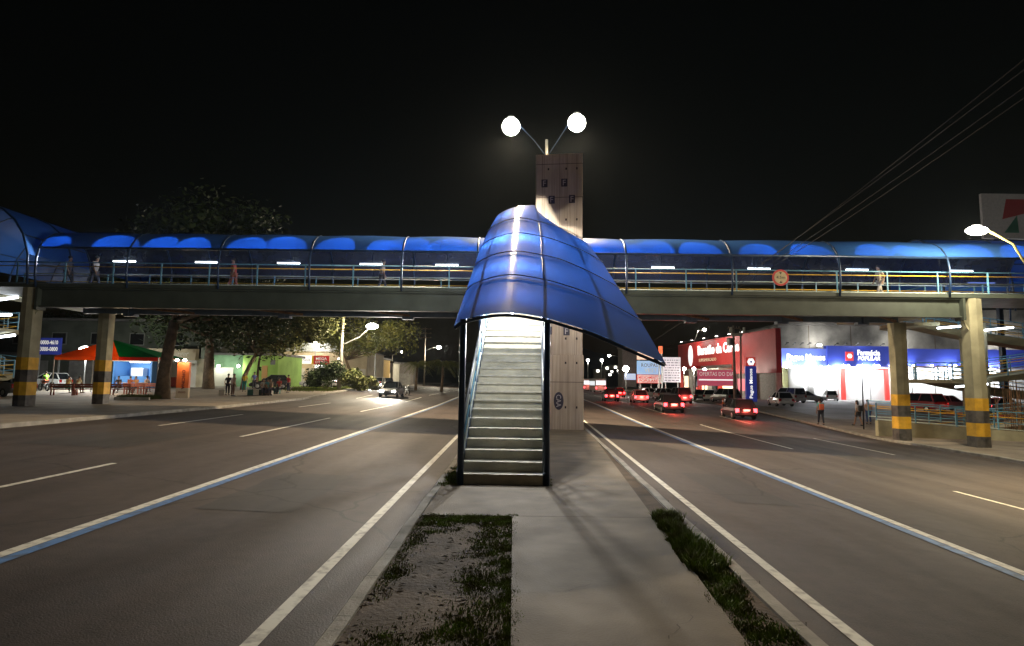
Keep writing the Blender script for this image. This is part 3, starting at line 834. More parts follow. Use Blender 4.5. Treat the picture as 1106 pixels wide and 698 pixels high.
# ================================================================== RAMPS AT BOTH ENDS
def ramp(name, label, flights, W, cols, x_sign=1):
    t = thing(name, label, 'ramp', (0, 0, 0))
    for (x0, x1, z0, z1, y) in flights:
        s = MB(); n = 16; rows = []
        for i in range(n + 1):
            u = i / n; x = x0 + (x1 - x0) * u; z = z0 + (z1 - z0) * u
            th = .16 + .28 * math.sin(PI * min(1, u * 1.0 + .04)) ** .6
            rows.append([(x, y, z), (x, y + W, z), (x, y + W * .8, z - th), (x, y + W * .2, z - th)])
        s.loft(rows); s.build('ramp_slab', PILLAR, t)
        for yy in (y + .06, y + W - .06):
            railing(t, (x0, yy, z0), (x1, yy, z1), h=1.05, step=2.2, rails=[(1.0, RAIL_B, .035), (.75, RAIL_Y, .03), (.45, RAIL_B, .025), (.2, RAIL_Y, .025)])
    for (x, y, z, r_, ang) in cols:
        pass
    return t
rr_ = ramp('access_ramp', 'winding concrete access ramp with blue and yellow railings at the right end of the bridge', [
    (28.6, 41.0, 2.35, 4.1, 37.2), (41.0, 28.0, 4.3, 6.05, 40.4), (25.0, 39.5, -.55, .8, 34.0), (41, 28.6, .9, 2.3, 40.4)], 2.4, [])
for (x, y, r_) in ((30, 38.6, .45), (36.5, 38.6, .45), (31.5, 41.6, .4)):
    MB().tube([(x, y, -.9), (x, y, 6.0)], r_, 16).build('ramp_column', PILLAR, rr_, smooth=True)
def landing(parent, x, y, z, r_, a0, a1):
    m_ = MB(); n = 14; top_ = [(x, y, z)]; pts_ = [(x + r_ * math.cos(a0 + (a1 - a0) * i / n), y + r_ * math.sin(a0 + (a1 - a0) * i / n)) for i in range(n + 1)]
    m_.prism([(q[0], q[1]) for q in pts_], z - .22, z - .004); m_.build('landing_slab', PILLAR, parent)
    for (h_, m, rad) in ((1.05, RAIL_B, .035), (.8, RAIL_Y, .03), (.45, RAIL_B, .025)):
        MB().tube([(q[0], q[1], z + h_) for q in pts_], rad, 6).build('rail', m, parent, smooth=True)
    for q in pts_[::3]: MB().bar((q[0], q[1], z), (q[0], q[1], z + 1.05), .055).build('railing_post', RAIL_B, parent)
landing(rr_, 28.6, 40.0, 2.35, 2.9, PI / 2, 3 * PI / 2); landing(rr_, 27.6, 40.8, 6.05, 2.2, PI / 2, 3 * PI / 2)
landing(rr_, 41.0, 40.0, 4.2, 2.9, -PI / 2, PI / 2)
m_ = MB(); m_.box((22.5, 32.5, 6.1), (25.4, 41.5, 6.3)); m_.build('link_deck', PILLAR, rr_)
railing(rr_, (25.3, 32.6, 6.3), (25.3, 41.4, 6.3)); railing(rr_, (22.6, 32.6, 6.3), (22.6, 41.4, 6.3))
for (p0, p1) in (((31, 35.0, 4.0), (33, 35.6, 4.0)), ((27.0, 38, 5.6), (28.6, 38, 5.75)), ((30, 38, 5.5), (31.8, 38, 5.7)), ((27.4, 37.3, 1.9), (29.4, 37.3, 2.1))):
    MB().tube([p0, p1], .06, 8).build('tube_light', E_TUBE, rr_)
light(rr_, (28, 37.8, 5.3), 120, (.9, 1, .95), .2)
lr_ = ramp('access_ramp', 'dark concrete access ramp with lit tubes at the left end of the bridge', [
    (-41, -30.0, 3.3, 4.7, 34.2), (-31.5, -42, 4.8, 6.0, 37.4), (-31.5, -42, 2.0, 3.2, 37.4), (-41, -30.0, .9, 1.8, 34.2)], 2.3, [])
for (x, y) in ((-33, 36.8), (-38, 36.8)): MB().tube([(x, y, .4), (x, y, 6)], .4, 14).build('ramp_column', PILLAR, lr_, smooth=True)
m_ = MB(); m_.box((-28, 32.5, 6.1), (-25, 39.7, 6.3)); m_.build('link_deck', PILLAR, lr_)
for (q0, q1) in ((at(-25, 327, 32), at(19, 321, 32)), (at(-20, 340, 34), at(12, 340, 34)), (at(0, 364, 36), at(16, 362, 36))):
    MB().tube([q0, q1], .075, 8).build('tube_light', E_TUBE, lr_)
light(lr_, (-29.5, 33.5, 4.6), 90, (.95, 1, .95), .2)

def hoop_roof(name, label, cx, cy, half, z0, h, length, axis, nrib):
    t = thing(name, label, 'roof', (0, 0, 0))
    arc = [(half * -math.cos(PI * i / 12), z0 + h * math.sin(PI * i / 12) ** .75) for i in range(13)]
    def P(s, a): return (cx + a[0], cy + s, a[1]) if axis == 'y' else (cx + s, cy + a[0], a[1])
    for k in range(nrib + 1):
        s = length * k / nrib
        MB().tube([P(s, a) for a in arc], .055, 8).build('roof_rib', STEEL_D, t, smooth=True)
    for k in range(nrib):
        rows = [[P(s, a) for a in arc[1:-1]] for s in (length * k / nrib + .02, length * (k + .5) / nrib, length * (k + 1) / nrib - .02)]
        MB().strip(rows).build('roof_panel', POLY, t, smooth=True, solid=.012)
    for i in (2, 6, 10): MB().tube([P(0, arc[i]), P(length, arc[i])], .04, 6).build('roof_purlin', STEEL_D, t)
    return t
hl = hoop_roof('ramp_roof', 'tall arched blue roof over the left ramp end', -26.3, 28.6, 3.0, 6.3, 4.1, 12, 'y', 4)
hr = hoop_roof('ramp_roof', 'tall arched blue roof over the right ramp behind the bridge', 25.0, 37.0, 2.6, 6.3, 4.7, 16, 'x', 4)
light(hl, (-27, 34, 8.2), 60, (.8, .9, 1), .15); light(hr, (30, 37, 8.4), 110, (.8, .9, 1), .15)
for (x, y) in ((28, 37), (33, 37)): MB().tube([(x - .8, y - 1.5, 8.1), (x + .8, y - 1.5, 8.1)], .04, 8).build('tube_light', E_TUBE, hr)

# ground level ramp wall and railing beside the right pillars
gr = thing('low_ramp', 'low walled ramp with blue railing rising beside the striped pillars', 'ramp', (0, 0, 0))
a, b = on(946, 462), on(1075, 476)
q = MB(); q.loft([[(20.9, 34.6, -1.0), (20.9, 34.9, -1.0), (20.9, 34.9, -.05), (20.9, 34.6, -.05)], [(30, 31.5, -1.0), (30, 31.8, -1.0), (30, 31.8, -.62), (30, 31.5, -.62)]]); q.build('ramp_wall', PILLAR, gr)
railing(gr, (20.9, 34.75, -.05), (30, 31.65, -.62), h=1.0, step=1.8)
railing(gr, (21.9, 37.2, .0), (31, 34.5, -.5), h=1.0, step=1.8)
# rebar cage at the far right edge
rb = thing('rebar_bundle', 'upright bundle of rusty reinforcing bars at the far right edge', 'rebar', (0, 0, 0))
m_ = MB(); base = on(1092, 475)
for i in range(26):
    x, y = base.x + random.uniform(-.6, .9), base.y + random.uniform(-.3, .3)
    m_.tube([(x, y, base.z), (x + random.uniform(-.05, .05), y, base.z + random.uniform(2.2, 3.3))], .014, 5)
m_.build('bars', RUST, rb)
m_ = MB()
for z in (.5, 1.2, 1.9): m_.box((base.x - .65, base.y - .33, base.z + z), (base.x + .95, base.y - .31, base.z + z + .02))
m_.build('tie', RUST, rb)

# ================================================================== TREES
def tree(name, label, base, height, crown_c, crown_r, n_leaf=9000, leaf=.18, mleaf=None, lean=(0, 0), tr=.3, group=None, catg='tree', nclump=34, trunk_paint=False):
    t = thing(name, label, catg, base, 0, group)
    rg = random.Random(hash((round(base[0], 1), round(base[1], 1))) & 0xffff)
    cc = Vector(crown_c); fork = Vector((lean[0], lean[1], height * .38))
    m_ = MB()
    m_.tube([(0, 0, -.1), (lean[0] * .15 + rg.uniform(-.1, .1), lean[1] * .2, height * .13), (lean[0] * .5, lean[1] * .5, height * .26), fork], [tr * 1.25, tr * .95, tr * .85, tr * .75], 10)
    clumps = []
    for i in range(nclump):
        while True:
            u = Vector((rg.uniform(-1, 1), rg.uniform(-1, 1), rg.uniform(-1, 1)))
            if .25 < u.length < 1: break
        clumps.append((cc + Vector((u.x * crown_r[0], u.y * crown_r[1], u.z * crown_r[2])), rg.uniform(.16, .34)))
    for i, (c, q) in enumerate(clumps[:14]):
        mid = fork.lerp(c, .5) + Vector((rg.uniform(-.5, .5), rg.uniform(-.5, .5), rg.uniform(-.2, .6)))
        m_.tube([fork - Vector((0, 0, .1)), mid, c], [tr * .45, tr * .22, tr * .07], 6)
    m_.build('trunk', BARK, t, smooth=True)
    l = MB(); mr_ = (crown_r[0] + crown_r[1] + crown_r[2]) / 3
    for i in range(n_leaf):
        c, q = clumps[int(rg.random() * nclump)]
        d = Vector((rg.gauss(0, 1), rg.gauss(0, 1), rg.gauss(0, .75))); d = d.normalized() * (rg.random() ** .45) * q * mr_ * 1.5
        p = c + d; p.z -= abs(rg.gauss(0, .12)) * q
        a = Vector((rg.gauss(0, 1), rg.gauss(0, 1), rg.gauss(0, .6))).normalized(); b_ = a.cross(Vector((rg.gauss(0, 1), rg.gauss(0, 1), rg.gauss(0, 1)))).normalized()
        s = leaf * rg.uniform(.6, 1.3)
        l.add([p - a * s, p + b_ * s * .45, p + a * s, p - b_ * s * .45], [(0, 1, 2, 3)])
    l.build('crown', mleaf or LEAF, t, fix=False)
    return t
def gb(px, py): p = on(px, py); return (p.x, p.y, p.z)
def atg(px, Y, dz=.13): x = at(px, 412, Y).x; return (x, Y, zg(x, Y) + dz)
TR = 'roadside trees'
b0 = gb(175, 431)
tree('tree', 'big tree with a brown trunk between the tent and the orange totem sign', b0, 14, (3.0, 1, 8.6), (6.2, 5.6, 4.6), 14000, .2, tr=.42, lean=(.5, 0), group=TR, nclump=46)
b0 = gb(225, 420)
tree('tree', 'dark thick trunked tree right of the orange totem sign', b0, 14, (0, 1, 8.6), (6.5, 6, 4.6), 13000, .2, tr=.5, lean=(-.2, 0), group=TR, nclump=40)
b0 = gb(262, 421)
tree('tree', 'leaning slim tree above the seated people by the green house', b0, 9.5, (3.2, .5, 7.0), (5.2, 4, 2.7), 12000, .17, LEAF2, tr=.22, lean=(1.2, 0), group=TR, nclump=36)
b0 = gb(277, 419)
tree('tree', 'young tree with a white painted foot beside the green house', b0, 9.0, (1.6, 1, 7.0), (3.4, 3, 2.2), 6000, .16, LEAF2, tr=.14, lean=(.2, 0), group=TR, nclump=24)
b0 = atg(380, 74)
tree('tree', 'spreading feathery tree behind the leaning light pole', b0, 9.0, (1.8, 0, 6.3), (6.0, 4, 1.7), 10000, .17, LEAF2, tr=.2, lean=(-.8, 0), group=TR, nclump=36)
b0 = gb(318, 415)
tree('tree', 'drooping tree at the corner of the green house', b0, 8, (0, 0, 5.6), (2.2, 2.2, 2.0), 5000, .16, LEAF2, tr=.16, group=TR, nclump=18)
b0 = gb(60, 414)
tree('tree', 'dark tree behind the white car on the left', b0, 11, (-1, 2, 7.6), (6, 4, 2.6), 8000, .2, tr=.35, group=TR, nclump=30)
def bush(label, base, r_, n=5000, m=LEAF, leaf=.13, nm='bush'):
    t = thing(nm, label, 'bush', base, 0); rg = random.Random(int(base[0] * 7))
    l = MB()
    cl = [(Vector((rg.uniform(-1, 1) * r_[0], rg.uniform(-1, 1) * r_[1], rg.uniform(.2, 1) * r_[2])), rg.uniform(.3, .6)) for _ in range(14)]
    for i in range(n):
        c, q = cl[int(rg.random() * 14)]; d = Vector((rg.gauss(0, 1), rg.gauss(0, 1), rg.gauss(0, 1))).normalized() * rg.random() ** .5 * q * r_[2] * .8
        p = c + d; p.z = max(.03, p.z); a = Vector((rg.gauss(0, 1), rg.gauss(0, 1), rg.gauss(0, 1))).normalized(); b_ = a.cross(Vector((rg.gauss(0, 1), rg.gauss(0, 1), rg.gauss(0, 1)))).normalized(); s = leaf * rg.uniform(.6, 1.3)
        l.add([p - a * s, p + b_ * s * .45, p + a * s, p - b_ * s * .45], [(0, 1, 2, 3)])
    l.build('foliage', m, t, fix=False)
    st_ = MB()
    for i in range(6): st_.tube([(0, 0, -.05), tuple(cl[i][0])], .03, 5)
    st_.build('stems', BARK, t)
bush('dark round bush left of the leaning light pole', atg(353, 62), (1.6, 1.0, 2.2), 5000)
bush('wide clipped bush right of the leaning light pole', atg(386, 63), (2.0, 1.2, 1.7), 6000, LEAF2)
def palm(label, base, h, fr, n=16):
    t = thing('palm_tree', label, 'palm tree', base, 0, 'palms at the end of the left road'); rg = random.Random(int(base[0] * 13))
    MB().tube([(0, 0, -.1), (.1, 0, h * .5), (.15, 0, h)], [.22, .17, .14], 8).build('trunk', BARK, t, smooth=True)
    l = MB()
    for k in range(n):
        a = 2 * PI * k / n + rg.uniform(-.15, .15); el = rg.uniform(.1, 1.1); L = fr * rg.uniform(.8, 1.1)
        pts = []
        for i in range(8):
            s = i / 7; r_ = L * s * math.cos(el * (1 - s * .3)); z = h + L * s * math.sin(el) - L * .75 * s * s
            pts.append(Vector((.15 + math.cos(a) * r_, math.sin(a) * r_, z)))
        l.tube(pts, .02, 4)
        side = Vector((-math.sin(a), math.cos(a), 0))
        for i in range(1, 8):
            for q in (-1, 1):
                for jj in (0, .5):
                    p = pts[i - 1].lerp(pts[i], jj); ll = L * .28 * math.sin(PI * (i + jj) / 8.5)
                    e = p + side * q * ll * .8 + Vector((0, 0, -ll * .6)); d_ = (pts[i] - pts[i - 1]).normalized() * .05
                    l.add([p - d_, p + d_, e], [(0, 1, 2)])
    l.build('fronds', LEAF2, t, fix=False)
palm('bushy palm left of the stair post, at the end of the left road', atg(477, 84), 3.6, 3.6, 22)
palm('small palm beside the utility pole on the left road', atg(449, 80), 3.4, 2.4)

# ================================================================== POLES, LAMPS, WIRES (far)
def pole(label, base, top, r0=.16, r1=.1, name='light_pole', cat_='pole', arms=None, m=POLE):
    base = Vector(base); top = Vector(top)
    t = thing(name, label, cat_, base)
    MB().tube([(0, 0, -.1), tuple(top - base)], r0, 10, r2=r1).build('pole', m, t, smooth=True)
    return t
# leaning pole, left
b = on(366, 421); top = at(371, 335, b.y)
lp1 = pole('leaning concrete light pole in front of the bushes on the left pavement', b, top, .22, .16)
hd = at(402, 352, b.y - 1) - b; rt = at(388, 364, b.y) - b
MB().tube([tuple(at(371, 372, b.y) - b), tuple(rt), tuple(hd)], .05, 6).build('lamp_arm', GALV, lp1)
lamp_head(lp1, hd, (.62, .35, .28), 7500, (1, .84, .58), E_LAMP)
b = on(395, 417); pole('thin dark post right of the bushes on the left pavement', b, at(397, 366, b.y), .09, .08, m=BLACKP)
# utility pole with crossarms
def utility(label, px, pyb, pyt, arms=2, aw=1.6, lampxy=None, extra=False, power=500, grp='utility poles'):
    b = on(px, pyb); tp = at(px + 1, pyt, b.y); H = tp.z - b.z
    t = thing('utility_pole', label, 'utility pole', b, 0, grp)
    MB().tube([(0, 0, -.1), (0, 0, H)], .19, 10, r2=.11).build('pole', POLE, t, smooth=True)
    for k in range(arms):
        a_ = MB(); z = H - .35 - k * .95
        a_.box((-aw / 2, -.19, z), (aw / 2, -.09, z + .1))
        ao = a_.build('crossarm', mat('crossarm_wood', (.18, .14, .10), .8, var=.3), t)
        ins = MB()
        for x in (-aw / 2 + .1, -.3, .3, aw / 2 - .1): ins.lathe([(.04, 0), (.055, .06), (.03, .1), (.05, .14)], 8, (x, -.14, z + .1))
        ins.build('insulators', mat('porcelain', (.35, .3, .25), .3), ao)
    if lampxy:
        hd = at(lampxy[0], lampxy[1], b.y) - b
        MB().tube([(0, 0, min(hd.z - .9, H - .5)), (hd.x * .5, 0, hd.z - .2), tuple(hd)], .04, 6).build('lamp_arm', GALV, t)
        lamp_head(t, hd, (.5, .35, .34), power, (1, .88, .66))
    return t, b, H
u1, ub1, uh1 = utility('utility pole with two crossarms and a lamp at the end of the left road', 458, 416.5, 354, 3, 2.6, (474, 375), power=7500)
u2, ub2, uh2 = utility('small far utility pole behind the parked cars on the left', 423, 413.5, 383, 1, 2.2, (434, 380), power=1500)
u3, ub3, uh3 = utility('concrete pole with transformer by the red supermarket', 794, 436, 352, 1, 1.4, None)
u4, ub4, uh4 = utility('street pole with lamp in front of the supermarket entrance', 749, 424, 372, 0, 1.4, (761, 356), power=5000)
u5, ub5, uh5 = utility('far pole with lamp beside the blue and white billboard', 672, 421, 374, 1, 2.0, (658, 384), power=1800)
# transformer and meter boxes on the pole pair
tt = MB(); tt.lathe([(.3, 0), (.33, .05), (.33, .75), (.28, .85)], 14, (-.45, 0, uh3 - 2.3)); tt.build('transformer', GALV, u3)
tt = MB(); tt.box((-.32, -.4, uh3 - 1.2), (.9, -.2, uh3 - .9)); tt.box((-.5, -.35, uh3 - .85), (-.25, -.1, uh3 - .2)); tt.box((1.05, -.35, uh3 - .8), (1.25, -.1, uh3 - .2)); tt.build('switch_gear', RAIL_C, u3)
b = on(800.5, 433); o5 = pole('thinner second pole standing beside the transformer pole', b, at(800, 356, b.y), .13, .1)
b = on(933, 464); pole('thin black post at the pavement edge in front of the red framed shop door', b, at(931, 400, b.y), .045, .04, m=BLACKP)
# far lamp posts that read as points of light
far_l = [(341, 370, 400, 90, 'far lamp above the beige shop on the left'), (377, 372, 405, 95, 'far lamp behind the leaning pole'), (367, 387, 410, 80, 'low lamp glowing through the feathery tree'),
         (676, 398, 419, 105, 'brightest low lamp beside the far billboard'), (635, 389, 418, 170, 'faint far lamp just right of the tower'), (650, 389, 417, 190, 'faint far lamp left of the billboard'),
         (739, 398, 421, 100, 'left globe lamp in front of the supermarket'), (749.5, 398, 421, 98, 'middle globe lamp in front of the supermarket'), (761, 399, 421, 96, 'right globe lamp in front of the supermarket')]
for i, (px, py, pb, Y, lab) in enumerate(far_l):
    p = at(px, py, Y); z0 = zg(p.x, Y) + .1
    t = thing('lamp_post', lab, 'lamp post', (p.x, Y, z0), 0, 'far lamp posts')
    MB().tube([(0, .15, 0), (0, .15, p.z - z0)], .07, 6).build('pole', GALV, t)
    s = Y / 100
    lamp_head(t, (0, 0, p.z - z0), (.28 * s, .24 * s, .24 * s) if i != 3 else (.55, .45, .5), 900 if i < 3 else 800, (1, .93, .8), E_SMALL if i in (4, 5) else E_LAMP)
# wires
WIRE = mat('wire', (.008, .008, .009), .9)
wi = [((at(830, 262, 27) + Vector((0, 0, -.3))), at(1130, 30, 14)), (at(838, 262, 27), at(1130, 42, 14)), (at(850, 262, 27), at(1130, 62, 14)), (at(858, 262, 27), at(1130, 74, 14))]
wls = ['uppermost overhead wire in the dark sky at right', 'second overhead wire from the top in the sky at right', 'third overhead wire from the top in the sky at right', 'lowest overhead wire in the dark sky at right']
BK = Vector((52, -12, 22))
for (p0, p1), lab in zip(wi, wls):
    q0 = Vector((p0.x + (p0.x - p1.x) * .0, 36, p0.z - 0)); d = (p1 - p0)
    f0 = p0 - d * 1.2
    tag(MB().tube(cat(f0, p1 + d * .6, .5, 20), .012, 5).build('overhead_wire', WIRE), lab, 'wire', 'overhead wires at right')
for k in range(3):
    z = uh1 - .3 - k * .95
    for (s, e, lab) in ((Vector(ub1) + Vector((-1, -.1, z + .14)), at(372, 350 + k * 9, lp1.location.y), 'left'),):
        tag(MB().tube(cat(s, e, 1.0), .022, 5).build('overhead_wire', WIRE), ['upper', 'middle', 'lower'][k] + ' slack wire from the left utility pole to the leaning light pole', 'wire', 'wires over the left road')
for k in range(2):
    tag(MB().tube(cat(Vector(ub3) + Vector((0, 0, uh3 - .4 - .7 * k)), Vector(ub5) + Vector((0, 0, uh5 - .3 - .5 * k)), 1.2), .02, 5).build('overhead_wire', WIRE), ['upper', 'lower'][k] + ' wire from the transformer pole towards the far billboard', 'wire', 'wires over the right pavement')

# ================================================================== BUILDINGS LEFT
def wall_box(t, name, p0, p1, m, bevel=0): 
    b_ = MB(); b_.box(p0, p1); return b_.build(name, m, t, bevel=bevel)
W_DARK = mat('dark_render', (.09, .10, .075), .9, var=.4, scale=.7, detail=9)
W_GREEN = mat('green_render', (.28, .46, .10), .85, var=.25, scale=.8, detail=8)
W_TEAL = mat('sage_render', (.13, .24, .13), .85, var=.3, scale=.8)
W_BEIGE = mat('beige_render', (.50, .42, .27), .85, var=.25, scale=.6)
W_PALE = mat('pale_render', (.55, .53, .45), .85, var=.25, scale=.6)
ROOFT = mat('grey_roof_sheet', (.16, .15, .14), .7, var=.4, scale=1)
SHUT = mat('shutter_grey', (.25, .24, .22), .6, var=.3, scale=2)
def shutter(t, x0, x1, y, z0, z1, m=SHUT):
    s = MB(); n = int((z1 - z0) / .14)
    for i in range(n): s.box((x0, y - .03 - (i % 2) * .012, z0 + (z1 - z0) * i / n), (x1, y, z0 + (z1 - z0) * (i + 1) / n))
    return s.build('roller_shutter', m, t)
# a) dark two storey building behind the tent
bd = thing('dark_building', 'dark two storey building behind the red and green tent', 'building', (0, 0, 0))
g0 = .98
x0, x1 = at(-60, 400, 68).x, at(216, 400, 68).x
wall_box(bd, 'wall', (x0, 68, g0 - .3), (x1, 76, 8.2), W_DARK)
wall_box(bd, 'balcony_slab', (x0, 66.6, 4.3), (x1 - 6, 67.99, 4.55), ROOFT)
wall_box(bd, 'roof', (x0 - .3, 67.4, 8.21), (x1 + .3, 76.3, 8.45), ROOFT)
for i in range(9):
    xx = x0 + 3 + i * 4.4
    if xx + 2 > x1: break
    f_ = wall_box(bd, 'window', (xx, 67.93, 5.5), (xx + 1.7, 67.99, 6.9), mat('window_frame', (.2, .2, .18), .5))
    wall_box(f_, 'pane', (xx + .1, 67.91, 5.6), (xx + 1.6, 67.928, 6.8), GLASSD)
for i, xx in enumerate([x0 + 2, x0 + 8, x0 + 14, x0 + 20, x0 + 26]):
    shutter(bd, xx, xx + 3.6, 67.98, g0, g0 + 2.7)
# blue sign with phone numbers
bsn = thing('blue_sign', 'dark blue signboard with two phone numbers left of the tent', 'sign', at(52, 374, 60))
wsn = 28 / 650 * 60 / 2; hsn = 18 / 650 * 60 / 2
wall_box(bsn, 'board', (-wsn, 0, -hsn), (wsn, .12, hsn), mat('sign_navy', (.02, .03, .16), .5, emit=(.02, .03, .22), estr=.35))
SW = mat('sign_letters', (.8, .78, .7), .5, emit=(.9, .85, .75), estr=.45)
text('lettering', '80000-4610', SW, bsn, (0, -.012, .38), wsn * 1.5, .42, ext=.01, bold=.015)
text('lettering', '3000-0800', SW, bsn, (.1, -.012, -.28), wsn * 1.35, .42, ext=.01, bold=.015)
q = MB(); q.bar((-1, .3, -hsn), (-1, .3, -4.0), .12); q.build('post', GALV, bsn); q = MB(); q.bar((1, .3, -hsn), (1, .3, -4.0), .12); q.build('post', GALV, bsn)
# kiosk / bar with script sign
kb = thing('snack_bar', 'low snack bar with a script sign on its beige fascia behind the big tree', 'bar', (0, 0, 0))
xa, xb = at(160, 400, 64).x, at(212, 400, 64).x
wall_box(kb, 'wall', (xa, 64, g0 - .2), (xb, 67.9, g0 + 3.0), W_PALE)
wall_box(kb, 'fascia', (xa - .2, 63.3, at(180, 389, 64).z), (xb + .2, 63.99, at(180, 377, 64).z), W_BEIGE)
text('lettering', 'Pizza & Burger', mat('script_brown', (.62, .58, .48), .6), kb, ((xa + xb) / 2, 63.28, at(180, 383, 64).z), (xb - xa) * .8, .75, ext=.02, shear=.3)
wall_box(kb, 'counter', (xa + .5, 63.4, g0), (xb - 1, 63.98, g0 + 1.0), mat('counter_red', (.3, .05, .03), .5))
MB().lathe([(.6, 0), (.6, .05)], 20, (xa + 1.6, 63.94, g0 + 1.9), 'y').build('round_emblem', mat('emblem_yellow', (.5, .36, .08), .6), kb)
# blue lit kiosk seen under the tent
kk = thing('blue_kiosk', 'small lit kiosk with blue walls seen under the green tent', 'kiosk', (0, 0, 0))
xa, xb = at(122, 400, 60).x, at(164, 400, 60).x
wall_box(kk, 'back_wall', (xa, 62.5, g0 - .1), (xb, 62.7, g0 + 2.5), mat('kiosk_blue', (.08, .24, .55), .6))
wall_box(kk, 'side_wall', (xa, 60, g0 - .1), (xa + .15, 62.49, g0 + 2.5), MATS['kiosk_blue']); wall_box(kk, 'side_wall', (xb - .15, 60, g0 - .1), (xb, 62.49, g0 + 2.5), MATS['kiosk_blue'])
wall_box(kk, 'roof', (xa - .2, 59.7, g0 + 2.51), (xb + .2, 62.9, g0 + 2.65), W_PALE)
wall_box(kk, 'counter', (xa + .3, 60.05, g0), (xb - .3, 60.5, g0 + 1.05), MATS['kiosk_blue'])
wall_box(kk, 'freezer', (xa + .8, 61.6, g0), (xa + 2.0, 62.4, g0 + 1.9), mat('white_enamel', (.75, .75, .75), .3))
wall_box(kk, 'ceiling_light', (xa + 1, 61, g0 + 2.42), (xb - 1, 61.3, g0 + 2.5), E_TUBE)
light(kk, ((xa + xb) / 2, 60.9, g0 + 2.2), 60, (.95, 1, 1), .1)
# green house
gh = thing('green_house', 'bright lime green house with pale gate and two wall lamps', 'house', (0, 0, 0))
Yg = 70.0; g1 = 1.0
xa, xb, xc = at(222, 400, Yg).x, at(262, 400, Yg).x, at(300, 400, Yg).x
wall_box(gh, 'wall', (xb, Yg, g1 - .3), (xc, Yg + 8, at(280, 384, Yg).z), W_GREEN)
wall_box(gh, 'side_wall', (xa, Yg + .5, g1 - .3), (xb - .01, Yg + 8, at(240, 383, Yg).z), W_TEAL)
wall_box(gh, 'roof', (xa - .3, Yg - .2, at(280, 384, Yg).z + .01), (xc + .3, Yg + 8.3, at(280, 384, Yg).z + .25), ROOFT)
wall_box(gh, 'gate', (at(226, 400, Yg).x, Yg + .42, g1), (at(250, 400, Yg).x, Yg + .49, at(240, 397, Yg).z), W_PALE)
d_ = wall_box(gh, 'door', (at(283, 400, Yg).x, Yg - .05, g1), (at(289, 400, Yg).x, Yg - .002, at(285, 395, Yg).z), mat('door_wood', (.45, .25, .08), .6))
wall_box(gh, 'notice_board', (at(292, 400, Yg).x, Yg - .06, at(293, 394, Yg).z), (at(297, 400, Yg).x, Yg - .002, at(293, 389, Yg).z), mat('notice', (.12, .12, .12), .5))
for (px, py) in ((236, 395.5), (257.5, 395.5)):
    p = at(px, py, Yg - .3); q = MB(); q.ball((p.x, p.y, p.z), .16, 10, 8); q.build('wall_lamp', E_LAMP, gh)
    light(gh, (p.x, p.y - .35, p.z - .1), 130, (.95, 1, .9), .1)
# beige shop
bs = thing('beige_shop', 'wide pale shop with grey roof and a white sign left of the feathery tree', 'shop', (0, 0, 0))
Yb = 92; xa, xc = at(305, 400, Yb).x, at(396, 400, Yb).x
wall_box(bs, 'wall', (xa, Yb, .5), (xc, Yb + 12, at(350, 380, Yb).z), W_BEIGE)
r_ = MB(); r_.prism([(xa - .4, at(350, 380, Yb).z), (xc + .4, at(350, 380, Yb).z), (xc - 4, at(350, 371, Yb).z), (xa + 3, at(350, 371, Yb).z)], Yb - .3, Yb + 12.3, 'xz'); r_.build('roof', mat('pale_roof_sheet', (.38, .40, .38), .6, var=.3), bs)
sgn = wall_box(bs, 'white_sign', (at(307, 400, Yb).x, Yb - .25, at(320, 393, Yb).z), (at(338, 400, Yb).x, Yb - .01, at(320, 384, Yb).z), mat('signboard_white', (.75, .75, .72), .5, emit=(.9, .9, .85), estr=.25))
text('lettering', 'Lojão da Cidade', mat('letter_blue', (.08, .12, .3), .5), bs, ((at(307, 400, Yb).x + at(338, 400, Yb).x) / 2, Yb - .27, at(320, 388.5, Yb).z), 3.6, .7, ext=.02)
for i in range(4): shutter(bs, xa + .8 + i * 3.1, xa + 3.4 + i * 3.1, Yb - .01, .95, 3.6, W_PALE)
light(bs, (at(320, 400, Yb).x, Yb - 3.5, 4.6), 500, (1, .86, .6), .3)
# red and yellow sign board
ry = thing('red_sign', 'red sign with a yellow stripe beside the pale shop on the left', 'sign', at(345, 389, 88))
wall_box(ry, 'board', (-.85, 0, -.62), (1.4, .15, .62), mat('sign_red_bright', (.65, .05, .04), .5, emit=(.7, .05, .04), estr=.35))
wall_box(ry, 'yellow_stripe', (-1.15, 0, -.62), (-.86, .15, .62), mat('sign_yellow', (.75, .5, .05), .5, emit=(.8, .5, .05), estr=.4))
text('lettering', 'MEGA', SW, ry, (.28, -.012, .22), 1.6, .38, bold=.02); text('lettering', 'OFERTA', SW, ry, (.28, -.012, -.28), 1.8, .34, bold=.02)
q = MB(); q.bar((0, .2, -.62), (0, .2, -3.0), .12); q.build('post', GALV, ry)
wall_box(ry, 'lit_panel', (-.6, -.02, -1.15), (.8, .15, -.72), emis('lit_panel', (1, .98, .95), 4))
